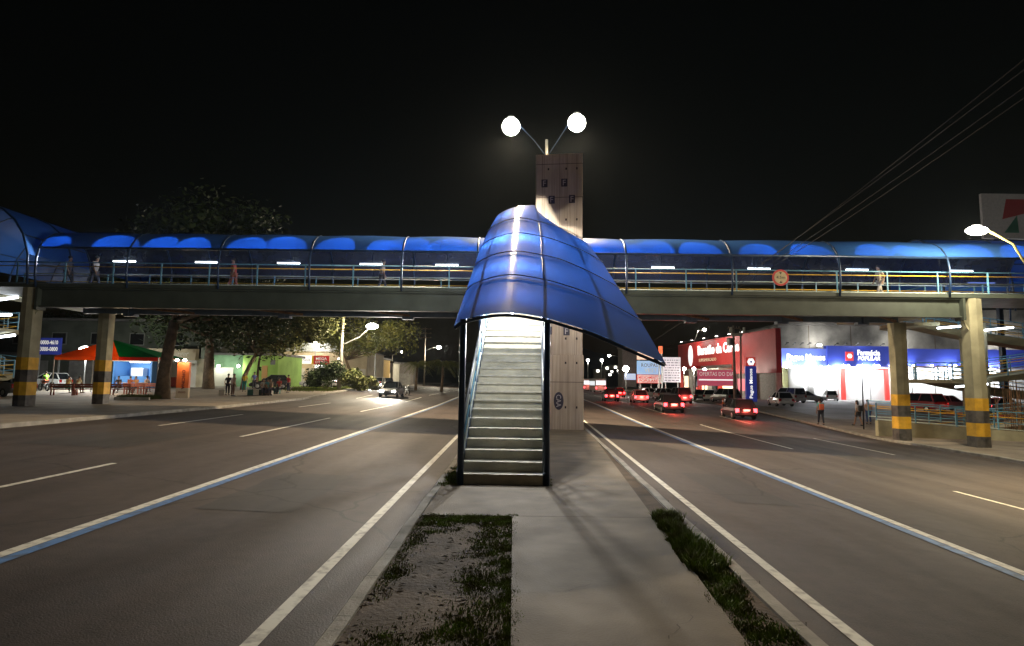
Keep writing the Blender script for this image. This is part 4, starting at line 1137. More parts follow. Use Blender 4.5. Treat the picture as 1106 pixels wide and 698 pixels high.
# row of shops further along
for k, (px0, px1, top, Y, m, lab) in enumerate([(398, 412, 388, 115, mat('shop_ochre', (.5, .32, .08), .8), 'small ochre shop beyond the feathery tree'), (405, 424, 392, 130, W_PALE, 'pale far shop with a blue sign on the left road'), (424, 446, 393, 140, mat('far_grey', (.2, .18, .16), .8, var=.3), 'grey far building left of the utility pole')]):
    t = thing('far_shop', lab, 'shop', (0, 0, 0), 0, 'far shops at the end of the left road'); xa, xc = at(px0, 400, Y).x, at(px1, 400, Y).x; zt = at(px0, top, Y).z
    wall_box(t, 'wall', (xa, Y, .3), (xc, Y + 8, zt), m); wall_box(t, 'roof', (xa - .3, Y - .3, zt + .01), (xc + .3, Y + 8, zt + .3), ROOFT)
    wall_box(t, 'lit_front', (xa + .5, Y - .05, .95), (xc - .5, Y - .005, zt - 2.2), E_WIN if k < 2 else SHUT)
    if k == 1: wall_box(t, 'blue_sign', (xa + 1.2, Y - .15, zt - 1.4), (xa + 3.2, Y - .01, zt - .2), mat('sign_blue', (.05, .12, .5), .5, emit=(.05, .12, .6), estr=.6))
    if k == 0: wall_box(t, 'red_sign', (xa + .5, Y - .15, zt - 1.6), (xc, Y - .01, zt - .2), MATS['sign_red_bright'])
# billboard back on posts (dark board over left shops)
bb = thing('billboard', 'tilted dark billboard seen edge on above the left shops', 'billboard', at(394, 366, 85))
q = MB(); q.prism([(-1.8, .9), (1.6, .7), (1.9, -.9), (-1.4, -.2)], 0, .15, 'xz'); q.build('board', W_PALE, bb)
q = MB(); q.bar((1.5, .3, -.8), (1.5, .3, -6.4), .15); q.build('post', GALV, bb)

# ================================================================== BUILDINGS RIGHT
# red supermarket facade, running along the road
RED = mat('facade_red', (.48, .025, .02), .5, var=.2, scale=.5)
d0, d1 = at(735, 400, 120), at(841, 400, 85)
rz = math.atan2(d1.y - d0.y, d1.x - d0.x); L = math.hypot(d1.x - d0.x, d1.y - d0.y)
sm = thing('supermarket', 'big red supermarket with white letters on its tall facade', 'supermarket', (d0.x, d0.y, 0), rz)
ct_, st__ = math.cos(-rz), math.sin(-rz)
q = MB(); q.prism([(0, .5), (L, .5), (L - 5.4, 2.4 + .5), (.5, 6)], -.6, 9.3); q.build('wall', mat('market_wall', (.30, .28, .25), .8, var=.3), sm)
fa = MB(); fa.prism([(-.3, 4.8), (8.3, 4.8), (8.3, 5.2), (22, 5.2), (22, 3.6), (L, 3.6), (L, 9.9), (-.3, 9.6)], -.3, .49, 'xz'); fa.build('facade', RED, sm)
LW = mat('letter_white', (.85, .85, .82), .4, emit=(1, .98, .95), estr=.9)
text('lettering', 'Baratão da Carne', LW, sm, (17.0, -.38, 8.0), 15.5, 1.75, ext=.12, bold=.03)
text('lettering', 'SUPERMERCADO', mat('letter_cream', (.6, .5, .3), .5, emit=(.8, .6, .4), estr=.4), sm, (13.0, -.34, 6.2), 7.0, .55, ext=.05)
q = MB(); q.ball((5.8, -.36, 7.2), (1.1, .08, 2.0), 16, 10); q.build('oval_emblem', LW, sm)
for x in (4.5, 9.5, 14.5, 19.5, 24, 28):
    q = MB(); q.bar((x, -.3, 9.75), (x, -1.5, 10.0), .06); q.box((x - .35, -1.75, 9.9), (x + .35, -1.45, 10.1)); fo = q.build('floodlight', BLACKP, sm)
    wall_box(fo, 'floodlight_lens', (x - .3, -1.72, 9.86), (x + .3, -1.5, 9.897), E_SMALL)
for x in (9.5, 19): light(sm, (x, -2.4, 9.5), 330, (1, .93, .85), .3)
for i in range(5):
    f_ = wall_box(sm, 'shop_window', (.6 + i * 4.1, .42, .1), (4.2 + i * 4.1, .495, 3.4), GLASSD if i % 2 else E_WIN)
for i, x in enumerate((0, 4.4, 8.5, 12.6, 16.7, 22, 28, L - .5)): wall_box(sm, 'column', (x, -.25, -.5), (x + .4, .42, 4.78 if x < 9 else 3.58), W_PALE if i % 2 else RED)
wall_box(sm, 'canopy_slab', (7, -2.6, 4.3), (22, -.31, 4.55), W_PALE)
light(sm, (14, -1.6, 3.9), 700, (1, .95, .85), .2)
wall_box(sm, 'side_window', (24, -.36, .9), (27, -.31, 2.8), mat('pink_poster', (.55, .12, .15), .5, emit=(.8, .2, .25), estr=.5))
# parked trailer style red/pink promotional panel in front
pp = thing('promo_panel', 'long pink and white advertising hoarding in front of the supermarket', 'hoarding', at(774, 409, 92), R(-15))
wall_box(pp, 'board', (-2.8, 0, -1.1), (2.8, .15, 1.3), mat('hoarding_pink', (.55, .08, .13), .5, emit=(.7, .12, .2), estr=.4))
text('lettering', 'OFERTAS DO DIA', SW, pp, (0, -.02, .7), 5.0, .6); wall_box(pp, 'white_band', (-2.6, -.02, -.3), (2.6, -.003, -.1), LW)
q = MB(); q.bar((-2.4, .25, -2.2), (-2.4, .25, 1), .1); q.build('post', GALV, pp); q = MB(); q.bar((2.4, .25, -2.2), (2.4, .25, 1), .1); q.build('post', GALV, pp)
# pharmacy: blue fascia, blazing white front
ph = thing('pharmacy', 'pharmacy with long blue fascia and blazing white shop front', 'pharmacy', (0, 0, 0))
Yp = 93.0; P = lambda px, py: at(px, py, Yp)
gx_ = -.30
x0, x1, x2, x3 = P(832, 400).x, P(890, 400).x, P(960, 400).x, P(1150, 400).x
zf0, zf1 = P(890, 395.5).z, P(890, 374).z
FB1 = mat('fascia_blue_light', (.10, .15, .52), .4, emit=(.13, .18, .62), estr=.35)
FB2 = mat('fascia_blue', (.03, .05, .30), .4, emit=(.04, .06, .40), estr=.30)
wall_box(ph, 'fascia', (x0, Yp - .9, P(832, 396).z), (x1, Yp, P(832, 376.5).z), FB1)
wall_box(ph, 'fascia', (x1 + .01, Yp - 1.2, zf0), (x2 + 2, Yp, zf1), FB2)
wall_box(ph, 'fascia', (x2 + 2.01, Yp - .9, zf0 + .1), (x3, Yp, zf1 - .3), FB2)
SWH = mat('shop_white', (.80, .80, .78), .5)
wall_box(ph, 'shop_wall', (x0 + 5.2, Yp + .3, -.6), (x3, Yp + .6, zf1 - .5), SWH)
cyl = MB(); cyl.tube([(x0 + 6.2, Yp + 2.4, -.6), (x0 + 6.2, Yp + 2.4, zf1 - .7)], 2.2, 24); cyl.build('rounded_corner', SWH, ph, smooth=True)
wall_box(ph, 'soffit', (x0, Yp - .9, P(832, 396).z - .15), (x3, Yp + .3, P(832, 396).z - .01), SWH)
wall_box(ph, 'side_building', (x0 - 3, Yp + 3, -.5), (x0 + 5, Yp + 9, 5.2), mat('olive_wall', (.3, .3, .14), .8, var=.2))
for px in (873, 893, 905, 940, 985, 1010, 1040, 1070):
    xx = P(px, 400).x; wall_box(ph, 'mullion', (xx, Yp + .22, -.4), (xx + .07, Yp + .29, zf0 - .1), SHUT)
wall_box(ph, 'door_frame', (P(908, 400).x, Yp - .2, -.3), (P(908, 400).x + .55, Yp + .2, zf0 - .16), MATS['sign_red_bright'])
wall_box(ph, 'door_frame', (P(955, 400).x, Yp - .2, -.3), (P(955, 400).x + .55, Yp + .2, zf0 - .16), MATS['sign_red_bright'])
wall_box(ph, 'door_lintel', (P(908, 400).x, Yp - .25, zf0 - .45), (P(955, 400).x + .55, Yp + .19, zf0 - .165), MATS['sign_red_bright'])
for i, px in enumerate([845, 851, 857, 863, 869, 876, 882, 890, 906, 911, 922, 926, 939, 943, 956, 962, 980, 1000, 1025, 1050, 1075]):
    q = MB(); p = P(px, 395.8 if i < 8 else 394.6); q.ball((p.x, Yp - 1.35, p.z - .1), .17, 10, 6); q.build('spotlight', E_LAMP, ph)
for px in (850, 872, 900, 932, 975, 1020, 1065):
    light(ph, (P(px, 400).x, Yp - 1.5, zf0 - .35), 1500, (.93, .96, 1), .25)
for px in (862, 925): light(ph, (P(px, 400).x, Yp - 3.2, zf1 + .9), 260, (.9, .92, 1), .2)
for px in (846, 854, 862, 870, 878, 899, 908, 921, 934, 948):
    q = MB(); xx = P(px, 400).x; q.bar((xx, Yp - .9, zf1 + .1), (xx, Yp - 1.7, zf1 + .35), .07); q.box((xx - .12, Yp - 1.9, zf1 + .25), (xx + .12, Yp - 1.65, zf1 + .42)); q.build('sign_lamp', BLACKP, ph)
text('lettering', 'Pague Menos', LW, ph, (P(868, 400).x, Yp - .93, P(868, 387).z), P(887, 400).x - P(846, 400).x, 1.25, ext=.05, bold=.03)
def rot_emblem(parent, c, s, y):
    e = MB()
    for k in range(6):
        a = k * PI / 3; e.lathe([(s * .27, 0), (s * .27, .05)], 12, (c[0] + s * .42 * math.cos(a), y, c[1] + s * .42 * math.sin(a)), 'y')
    e.build('emblem', LW, parent); d = MB(); d.lathe([(s * .2, 0), (s * .2, .05)], 12, (c[0], y - .03, c[1]), 'y'); d.build('emblem_centre', FB2, parent)
rot_emblem(ph, (P(837, 400).x, P(837, 387).z), .85, Yp - .96)
wall_box(ph, 'emblem_panel', (P(909, 400).x, Yp - 1.27, P(910, 390).z), (P(917.5, 400).x, Yp - 1.21, P(910, 380.5).z), MATS['sign_red_bright'])
rot_emblem(ph, ((P(909, 400).x + P(917.5, 400).x) / 2, P(913, 385).z), .55, Yp - 1.33)
text('lettering', 'Farmácia', LW, ph, (P(934, 400).x, Yp - 1.24, P(934, 381.5).z), P(946, 400).x - P(922, 400).x, .85, ext=.05, bold=.03)
text('lettering', 'POPULAR', LW, ph, (P(934, 400).x, Yp - 1.24, P(934, 387.5).z), P(946, 400).x - P(922, 400).x, .62, ext=.05, bold=.03, shear=.25)
# concrete hall behind the pharmacy
ch = thing('concrete_hall', 'grey concrete hall with stained walls rising behind the pharmacy', 'building', (0, 0, 0))
Yc = 100; xa = at(842, 400, Yc).x; CW = mat('stained_concrete', (.26, .25, .22), .85, color2=(.10, .095, .085), scale=.35, detail=10)
wall_box(ch, 'wall', (xa, Yc, -.6), (xa + 62, Yc + 20, at(900, 352, Yc).z), CW)
q = MB(); q.prism([(xa - 1, at(900, 352, Yc).z + .02), (xa + 62, at(900, 352, Yc).z + .02), (xa + 62, at(960, 330, Yc).z), (xa + 18, at(960, 337, Yc).z), (xa + 2, at(900, 350, Yc).z + .4)], Yc - .6, Yc + 20, 'xz'); q.build('upper_wall', CW, ch)
for i in range(8): wall_box(ch, 'wall_joint', (xa + 5 + i * 7, Yc - .03, 3), (xa + 5.1 + i * 7, Yc - .003, at(900, 352, Yc).z), JD)
for dx_ in (6, 20, 36):  # fill lamps with small glowing boxes, added to brighten the hall wall
    wall_box(ch, 'hall_fill_box', (xa + dx_ - .3, Yc - 1.6, 8.3), (xa + dx_ + .3, Yc - 1.3, 8.6), E_SMALL)
    light(ch, (xa + dx_, Yc - 2.6, 8.9), 900, (.95, .93, .9), .3)
# blue totem
tp = thing('totem_sign', 'tall blue totem sign with red and white top in the car park', 'sign', on(811.5, 434))
TH = at(811, 386, tp.location.y).z - tp.location.z; TWd = 11.5 / 650 * tp.location.y / 2
wall_box(tp, 'panel', (-TWd, -.2, 0), (TWd, .2, TH - 1.15), FB2, .02)
wall_box(tp, 'top_panel', (-TWd * .9, -.2, TH - 1.14), (TWd * .9, .2, TH), MATS['sign_red_bright'], .02)
rot_emblem(tp, (0, TH - .6), .72, -.26)
text('lettering', 'Pague Menos', LW, tp, (0, -.21, (TH - 1.15) / 2 + .05), TH * .66, .55, ext=.03, spin=PI / 2, bold=.02)
# billboards beside the far right road
def board(name, label, px0, px1, py0, py1, Y, m, cat_='billboard', legs=True):
    a, b = at(px0, py1, Y), at(px1, py0, Y); t = thing(name, label, cat_, ((a.x + b.x) / 2, Y, a.z))
    w_ = (b.x - a.x) / 2; h_ = b.z - a.z
    wall_box(t, 'board', (-w_, 0, 0), (w_, .2, h_), m)
    if legs:
        q = MB(); q.bar((-w_ * .7, .3, 0), (-w_ * .7, .3, -a.z + zg(a.x, Y)), .18); q.build('leg', GALV, t); q = MB(); q.bar((w_ * .7, .3, 0), (w_ * .7, .3, -a.z + zg(a.x, Y)), .18); q.build('leg', GALV, t)
    return t, w_, h_
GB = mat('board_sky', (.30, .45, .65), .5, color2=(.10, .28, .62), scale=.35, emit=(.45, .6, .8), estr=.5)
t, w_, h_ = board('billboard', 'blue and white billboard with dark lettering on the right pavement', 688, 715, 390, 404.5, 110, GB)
LD = mat('letter_dark', (.10, .06, .08), .5)
text('lettering', 'ROUPAS', LD, t, (0, -.03, h_ * .68), w_ * 1.3, h_ * .26); text('lettering', 'VEST', mat('letter_pale', (.7, .68, .6), .5), t, (.2, -.03, h_ * .3), w_ * 1.0, h_ * .28)
t, w_, h_ = board('billboard', 'red and white billboard about popular medicines below the blue one', 688, 715, 405, 414, 109.6, MATS['sign_red_bright'])
wall_box(t, 'white_face', (-w_ * .94, -.02, h_ * .08), (w_ * .94, -.003, h_ * .92), mat('signboard_pale', (.6, .5, .48), .5, emit=(.8, .65, .62), estr=.4))
text('lettering', 'MEDICAMENTOS', MATS['sign_red_bright'], t, (0, -.04, h_ * .68), w_ * 1.75, h_ * .32, bold=.02); text('lettering', 'POPULARES', MATS['sign_red_bright'], t, (0, -.04, h_ * .3), w_ * 1.6, h_ * .32, bold=.02)
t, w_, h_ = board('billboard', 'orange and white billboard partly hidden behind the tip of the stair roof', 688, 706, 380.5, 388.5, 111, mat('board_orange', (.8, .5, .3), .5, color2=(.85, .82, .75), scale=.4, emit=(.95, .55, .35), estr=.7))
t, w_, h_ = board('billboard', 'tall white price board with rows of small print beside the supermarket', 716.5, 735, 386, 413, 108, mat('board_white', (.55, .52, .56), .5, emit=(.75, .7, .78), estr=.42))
q = MB(); rg = random.Random(5)
for r__ in range(9):
    x = -w_ * .85
    while x < w_ * .8:
        l_ = rg.uniform(.15, .6); q.box((x, -.015, h_ * (.06 + .1 * r__)), (min(x + l_, w_ * .85), -.003, h_ * (.06 + .1 * r__) + .16)); x += l_ + .18
q.build('print_rows', mat('print_grey', (.2, .17, .25), .5), t)
t, w_, h_ = board('small_sign', 'small orange pennant sign above the white price board', 711.5, 715.5, 374, 382, 107, mat('sign_orange', (.8, .15, .05), .5, emit=(.9, .2, .08), estr=.8), 'sign')
t, w_, h_ = board('grey_block', 'narrow grey building left of the far billboards', 672.5, 687, 376, 418, 118, mat('block_grey', (.12, .11, .10), .8, var=.3), 'building', False)
wall_box(t, 'lit_window', (-1, -.05, 1.4), (1.2, -.003, 2.6), mat('cool_window', (.5, .6, .8), .5, emit=(.5, .65, .9), estr=.6)); wall_box(t, 'roof', (-w_ - .2, -.2, h_ + .01), (w_ + .2, 5, h_ + .3), ROOFT); wall_box(t, 'side_wall', (-w_, .21, 0), (w_, 5, h_), MATS['block_grey'])
# big white rooftop billboard at top right
a = at(1062, 245, 60); b = at(1140, 210, 60)
wb = thing('rooftop_billboard', 'big white rooftop billboard with a red and green chevron at top right', 'billboard', (a.x, 60, a.z - 1.2))
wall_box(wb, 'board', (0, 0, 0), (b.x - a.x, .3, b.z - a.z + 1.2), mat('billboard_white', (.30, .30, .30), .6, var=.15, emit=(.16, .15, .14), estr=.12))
k = 60 / 650
q = MB(); q.prism([(2.0, 2.0), (2.5, 4.1), (8, 4.1), (8, 3.6)], -.03, -.003, 'xz'); q.build('red_chevron', mat('chevron_red', (.45, .04, .05), .5), wb)
q = MB(); q.prism([(2.1, .6), (3.5, 2.4), (3.6, .6)], -.03, -.003, 'xz'); q.build('green_chevron', mat('chevron_green', (.02, .16, .10), .5), wb)
q = MB(); q.bar((1.5, .5, 0), (1.5, .5, -a.z - .5), .4); q.build('post', STEEL_D, wb); q = MB(); q.bar((6, .5, 0), (6, .5, -a.z - .5), .4); q.build('post', STEEL_D, wb)
# hillside houses with lit windows
rg = random.Random(11)
hs = [(656, 397, 'white'), (661, 401, 'pale'), (665, 396, 'cream'), (668, 400, 'small'), (659, 404, 'low'), (671, 403, 'grey'), (646, 400, 'dim'), (700, 372, 'high')]
for i, (px, py, nm) in enumerate(hs[:7]):
    p = at(px, py, 300); t = thing('hillside_house', ['topmost left', 'middle left', 'topmost right', 'middle right', 'lowest left', 'lowest right', 'single far left'][i] + ' lit house of the cluster on the far dark hill', 'house', (p.x, 300, p.z - 1.5), 0, 'lit houses on the far hill')
    wall_box(t, 'wall', (-2, 0, -8), (2, 5, 2), W_PALE); wall_box(t, 'roof', (-2.2, -.2, 2.01), (2.2, 5.2, 2.4), ROOFT)
    wall_box(t, 'lit_window', (-.7, -.1, .6), (.5, -.003, 1.7), emis('hill_window', (1, .97, .85), 6))
# tent
tn_b = on(110, 424)
tY = 47.0; tg = zg(-30, tY) + .13
tent = thing('market_tent', 'pop up tent with orange left side and green right side on the left pavement', 'tent', (0, 0, 0))
pL, pRr, pk = at(59, 383, tY), at(171, 388, tY), at(122, 367, tY + 2.2)
ez = (pL.z + pRr.z) / 2; depth = 4.4
A_, B_, C_, D_ = Vector((pL.x, tY, ez)), Vector((pRr.x, tY, ez)), Vector((pRr.x, tY + depth, ez)), Vector((pL.x, tY + depth, ez)); K_ = Vector((pk.x, tY + 2.2, pk.z))
def cloth(name, c):
    m = mat(name, c, .7, var=.15, scale=1.5); nt = m.node_tree; p = nt.nodes['Principled BSDF']; o_ = [n for n in nt.nodes if n.type == 'OUTPUT_MATERIAL'][0]
    t_ = nt.nodes.new('ShaderNodeBsdfTranslucent'); t_.inputs[0].default_value = (*c, 1); x_ = nt.nodes.new('ShaderNodeMixShader'); x_.inputs[0].default_value = .45
    nt.links.new(p.outputs[0], x_.inputs[1]); nt.links.new(t_.outputs[0], x_.inputs[2]); nt.links.new(x_.outputs[0], o_.inputs[0]); return m
OR = cloth('tent_orange', (.85, .24, .04)); GN = cloth('tent_green', (.01, .22, .09)); RD = cloth('tent_red', (.7, .05, .02))
mid = A_.lerp(B_, .62)
def tri(name, ps, m):
    q = MB(); q.add(ps, [tuple(range(len(ps)))]); return q.build(name, m, tent, solid=.02, fix=False)
tri('left_roof_panel', [A_, mid, K_], OR); tri('right_roof_panel', [mid, B_, K_], GN); tri('right_side_panel', [B_, C_, K_], GN); tri('back_panel', [C_, D_, K_], RD); tri('left_side_panel', [D_, A_, K_], OR)
q = MB(); dn = Vector((0, -.01, -.28)); q.add([A_, mid, mid + dn, A_ + dn], [(0, 1, 2, 3)]); q.build('left_valance', OR, tent, solid=.015)
q = MB(); q.add([mid, B_, B_ + dn, mid + dn], [(0, 1, 2, 3)]); q.build('right_valance', RD, tent, solid=.015)
for p in (A_, B_, C_, D_): MB().bar((p.x, p.y, tg), tuple(p - Vector((0, 0, .02))), .06).build('leg', GALV, tent)
light(tent, (-31.5, tY + 1.0, ez - 1.0), 420, (1, .85, .6), .1)
fl = thing('flood_light', 'bright white floodlight on a thin post behind the tent', 'light', (at(90, 400, 54).x, 54, .6))
hz_ = at(88, 377, 54).z - .6
MB().bar((0, .2, 0), (0, .2, hz_), .08).build('post', GALV, fl)
lamp_head(fl, (0, 0, hz_), (.52, .3, .28), 2500, (.95, 1, .98))
# orange totem
tb_ = on(197, 430)
ot = thing('orange_totem', 'orange banner totem lit by two small lamps in front of the snack bar', 'sign', tb_)
hT = at(197, 391.5, tb_.y).z - tb_.z; wT = 6.6 / 650 * tb_.y
wall_box(ot, 'panel', (-wT, -.12, .72), (wT, .12, hT), mat('totem_orange', (.80, .16, .03), .5, var=.1))
wall_box(ot, 'base', (-wT, -.12, 0), (wT, .12, .715), mat('totem_base', (.55, .45, .32), .7))
text('lettering', 'OFICINA', mat('totem_letter', (.16, .02, .01), .5), ot, (.05, -.125, hT * .52), hT * .55, .22, ext=.01, spin=-PI / 2, bold=.02)
text('lettering', 'moto', MATS['totem_letter'], ot, (0, -.125, .42), .5, .16, ext=.01)
for s in (-.28, .28):
    q = MB(); q.bar((s, -.1, hT), (s, -.5, hT + .18), .035); q.build('lamp_arm', GALV, ot); q = MB(); q.ball((s, -.5, hT + .14), (.13, .1, .09), 10, 6); q.build('lamp_lens', E_LAMP, ot)
light(ot, (0, -.6, hT + .05), 28, (1, .8, .5), .1)

# ================================================================== VEHICLES
def paint(name, c): return mat('paint_' + name, c, .28, coat=.6, metal=.1)
def car(name, label, loc, rz, m, kind='hatch', lights=None, group=None, spot=0):
    t = thing(name, label, 'car', loc, rz, group)
    L, W, H = {'hatch': (3.9, 1.66, 1.46), 'sedan': (4.4, 1.72, 1.44), 'van': (4.5, 1.8, 1.85), 'suv': (4.5, 1.84, 1.68)}[kind]
    hl = L / 2; w_ = W / 2; bz = .24; belt = H * .60
    # body stations along x (front = +x)
    S = [(-hl, w_ * .86, belt * .70, .40), (-hl + .10, w_ * .95, belt * .93 if kind != 'sedan' else belt * .90, .28), (-hl + .5, w_, belt, bz), (0, w_, belt, bz), (hl - 1.15, w_, belt * .98, bz), (hl - .45, w_ * .98, belt * .84, bz), (hl - .1, w_ * .9, belt * .70, .26), (hl, w_ * .80, belt * .55, .36)]
    b_ = MB(); rings = []
    for (x, ww, zt, zb) in S:
        rings.append([(x, -ww * .92, zb), (x, -ww, zb + .15), (x, -ww, (zb + zt) / 2 + .05), (x, -ww * .95, zt - .05), (x, -ww * .85, zt), (x, ww * .85, zt), (x, ww * .95, zt - .05), (x, ww, (zb + zt) / 2 + .05), (x, ww, zb + .15), (x, ww * .92, zb)])
    b_.loft(rings); body = b_.build('body', m, t, bevel=.02, smooth=False)
    # cabin
    r0, r1, r2, r3 = {'hatch': (-hl + .12, -hl + .55, hl - 2.0, hl - 1.15), 'sedan': (-hl + .55, -hl + 1.25, hl - 2.15, hl - 1.25), 'van': (-hl + .08, -hl + .2, hl - 1.35, hl - .65), 'suv': (-hl + .1, -hl + .45, hl - 1.95, hl - 1.2)}[kind]
    g = MB(); wb_, wt = w_ * .87, w_ * .70
    def ring(x, z, ww): return [(x, -ww, z), (x, ww, z)]
    zb, zt = belt - .03, H - .05
    v = [(r0, -wb_, zb), (r0, wb_, zb), (r3, wb_, zb), (r3, -wb_, zb), (r1, -wt, zt), (r1, wt, zt), (r2, wt, zt), (r2, -wt, zt)]
    g.add(v, [(0, 1, 5, 4), (1, 2, 6, 5), (2, 3, 7, 6), (3, 0, 4, 7), (4, 5, 6, 7)]); g.build('windows', GLASSD, t)
    rf = MB(); rf.loft([[(r1 - .05, -wt, zt - .01), (r1 - .05, wt, zt - .01), (r1, wt * .93, H), (r1, -wt * .93, H)], [(r2 + .05, -wt, zt - .01), (r2 + .05, wt, zt - .01), (r2, wt * .93, H), (r2, -wt * .93, H)]]); rf.build('roof', m, t)
    pr = MB(); e = .012
    for s in (-1, 1):
        for (xa_, xb_) in ((r0, r1), (r3, r2), ((r0 + r3) / 2 - .1, (r1 + r2) / 2 - .1)):
            MB().bar((xa_, s * (wb_ + e - .02), zb), (xb_, s * (wt + e - .02), zt), .09, .05).build('window_pillar', m, t)
    wr = .30
    for x in (-hl + .72, hl - .78):
        for s in (-1, 1):
            y0 = s * (w_ - .19); y1 = s * (w_ + .01)
            tw_ = MB(); tw_.lathe([(wr * .6, 0), (wr * .95, .01), (wr, .04), (wr, .16), (wr * .95, .2), (wr * .6, .2)], 20, (x, min(y0, y1), wr), 'y'); wo_ = tw_.build('wheel', TYRE, t, smooth=False)
            rm = MB(); rm.lathe([(wr * .6, 0), (wr * .56, .012), (wr * .15, .03)], 16, (x, s * (w_ + .005) if s > 0 else -(w_ + .035), wr), 'y'); rm.build('rim', RIM, wo_)
    lights = lights or ''
    for s in (-1, 1):
        q = MB(); q.box((hl - .17, s * w_ * .62 - .16, belt * .55), (hl + .005, s * w_ * .62 + .16, belt * .75)); q.build('headlight', E_HEAD if 'h' in lights else GALV, t, bevel=.02)
        q = MB(); zt_ = belt * .72; q.box((-hl - .012, s * w_ * .76 - .12, zt_ - .12), (-hl + .14, s * w_ * .76 + .12, zt_ + .17)); q.build('tail_light', E_TAIL if 't' in lights else mat('tail_red', (.35, .01, .01), .25), t, bevel=.02)
        q = MB(); q.box((r3 - .2, s * (w_ + .02) - .07, belt - .02), (r3 - .03, s * (w_ + .02) + .1 * s * 0 + .07, belt + .13)); q.build('mirror', m, t, bevel=.02)
    q = MB(); q.box((-hl - .04, -w_ * .8, .33), (-hl + .12, w_ * .8, .55)); q.build('rear_bumper', m, t, bevel=.03)
    q = MB(); q.box((hl - .1, -w_ * .75, .30), (hl + .035, w_ * .75, .50)); q.build('front_bumper', BLACKP if kind == 'van' else m, t, bevel=.03)
    q = MB(); q.box((-hl - .047, -.24, .60 if kind != 'sedan' else .58), (-hl - .005, .24, .74)); q.build('number_plate', mat('plate', (.5, .5, .48), .5), t)
    if 't' in lights: light(t, (-hl - .3, 0, .75), 150, (1, .08, .06), .2)
    if spot: 
        for s in (-.55, .55): light(t, (hl + .1, s, .62), spot, (1, .93, .8), .06, 'SPOT', aim=(hl + 14, s, -.2), spot=80, blend=.8)
    return t
WHT = paint('white', (.72, .72, .70)); SIL = paint('silver', (.38, .38, .37)); BLKC = paint('black', (.02, .02, .022)); REDC = paint('red', (.35, .02, .02)); GRY = paint('grey', (.12, .12, .125))
def cg(px, py): return tuple(on(px, py, .135))
def rd(px, py): return tuple(on(px, py, .0))
away = PI / 2 - .05
# right car park
car('parked_car', 'white hatchback parked nearest the road with its dark rear window facing us', cg(843, 438.5), R(84), WHT, 'hatch', '')
car('parked_car', 'white saloon parked side on before the pharmacy with glowing tail lamp', atg(871, 80), R(-8), WHT, 'sedan', 't')
car('parked_car', 'white van parked behind the white hatchback', atg(852, 76), R(100), WHT, 'van')
car('parked_car', 'small pale car right in front of the white shop windows', atg(896, 88), R(70), WHT, 'hatch')
car('parked_car', 'dark red hatchback with rear facing us seen between the striped pillars', atg(991, 56), R(105), REDC, 'suv')
car('parked_car', 'grey car behind the ramp railing between the two right pillars', atg(1022, 58), R(15), GRY, 'sedan')
car('parked_car', 'silver car with red tail lamps right of the nearest striped pillar', atg(1082, 54), R(10), SIL, 'sedan', 't')
# row in front of the supermarket
GRP = 'cars parked in front of the supermarket'
for (px, py, m, k, r_, lab) in [(703, 92, WHT, 'sedan', 5, 'white saloon parked leftmost in front of the far billboards'), (721, 88, SIL, 'hatch', 20, 'silver hatchback parked below the white price board'), (736, 86, REDC, 'hatch', 80, 'red hatchback parked at the left end of the supermarket'),
                           (757, 82, BLKC, 'sedan', 70, 'black saloon parked by the supermarket lamps'), (769, 80, WHT, 'hatch', 60, 'white hatchback parked beside the pink hoarding'), (783, 74, GRY, 'suv', 100, 'dark pickup like car with pale rear parked by the transformer pole')]:
    car('parked_car', lab, atg(px, py), R(r_), m, k, '', GRP)
# moving cars, right road (rear lamps on)
car('red_tail_car', 'dark saloon driving away in the middle lane of the right road with tail lamps lit', rd(722, 445), away, BLKC, 'sedan', 't')
car('red_tail_car', 'dark hatchback nearest on the right road with tail lamps lit', rd(797, 452), away, BLKC, 'hatch', 't')
car('red_tail_car', 'silver hatchback driving away ahead of the dark saloon on the right road', rd(690, 435), away, SIL, 'hatch', 't')
car('red_tail_car', 'grey van driving away in the outer lane of the right road', rd(735, 435.5), away, GRY, 'van', 't')
car('red_tail_car', 'far red car driving away beside the bus', rd(668, 429), away, REDC, 'hatch', 't')
car('red_tail_car', 'black hatchback in the bus lane of the right road beyond the tower', rd(659, 433.5), away, BLKC, 'hatch', 't')
car('red_tail_car', 'silver saloon in the outer lane just left of the grey van', rd(713, 431), away, SIL, 'sedan', 't')
car('red_tail_car', 'white hatchback queuing farthest off on the right road', rd(696, 427), away, WHT, 'hatch', 't')
for o_ in bpy.data.objects:
    if o_.name.startswith('red_tail_car'): o_.name = 'moving_car'; 
# left road, oncoming
car('oncoming_car', 'oncoming car with blazing headlights nearest on the left road', rd(423, 429), -PI / 2 + .02, GRY, 'sedan', 'h', None, 2200)
car('oncoming_car', 'second oncoming car with headlights on behind the first', rd(408, 420.5), -PI / 2 + .06, SIL, 'hatch', 'h', None, 1600)
for i, (px, py, lab) in enumerate([(401, 92, 'leftmost of the far queued cars with headlights on the left'), (410, 96, 'middle of the far queued cars with headlights on the left'), (419, 100, 'rightmost of the far queued cars with headlights on the left')]):
    car('oncoming_car', lab, atg(px, py, 0), -PI / 2 + .1, BLKC, 'hatch', 'h', 'far queue on the left road', 60)
# left parked cars
car('parked_car', 'white car parked behind the benches at the left edge', cg(52, 419), R(172), WHT, 'hatch')
car('parked_car', 'dark hatchback parked before the green house', atg(292, 62), R(200), BLKC, 'hatch')
car('parked_car', 'silver car parked before the pale shop on the left', atg(346, 70), R(175), SIL, 'sedan')
car('parked_car', 'dark car parked beyond the clipped bush', atg(393, 74), R(180), BLKC, 'sedan')
car('parked_car', 'dark car half hidden behind the leftmost pillar', cg(3, 428), R(160), GRY, 'suv')
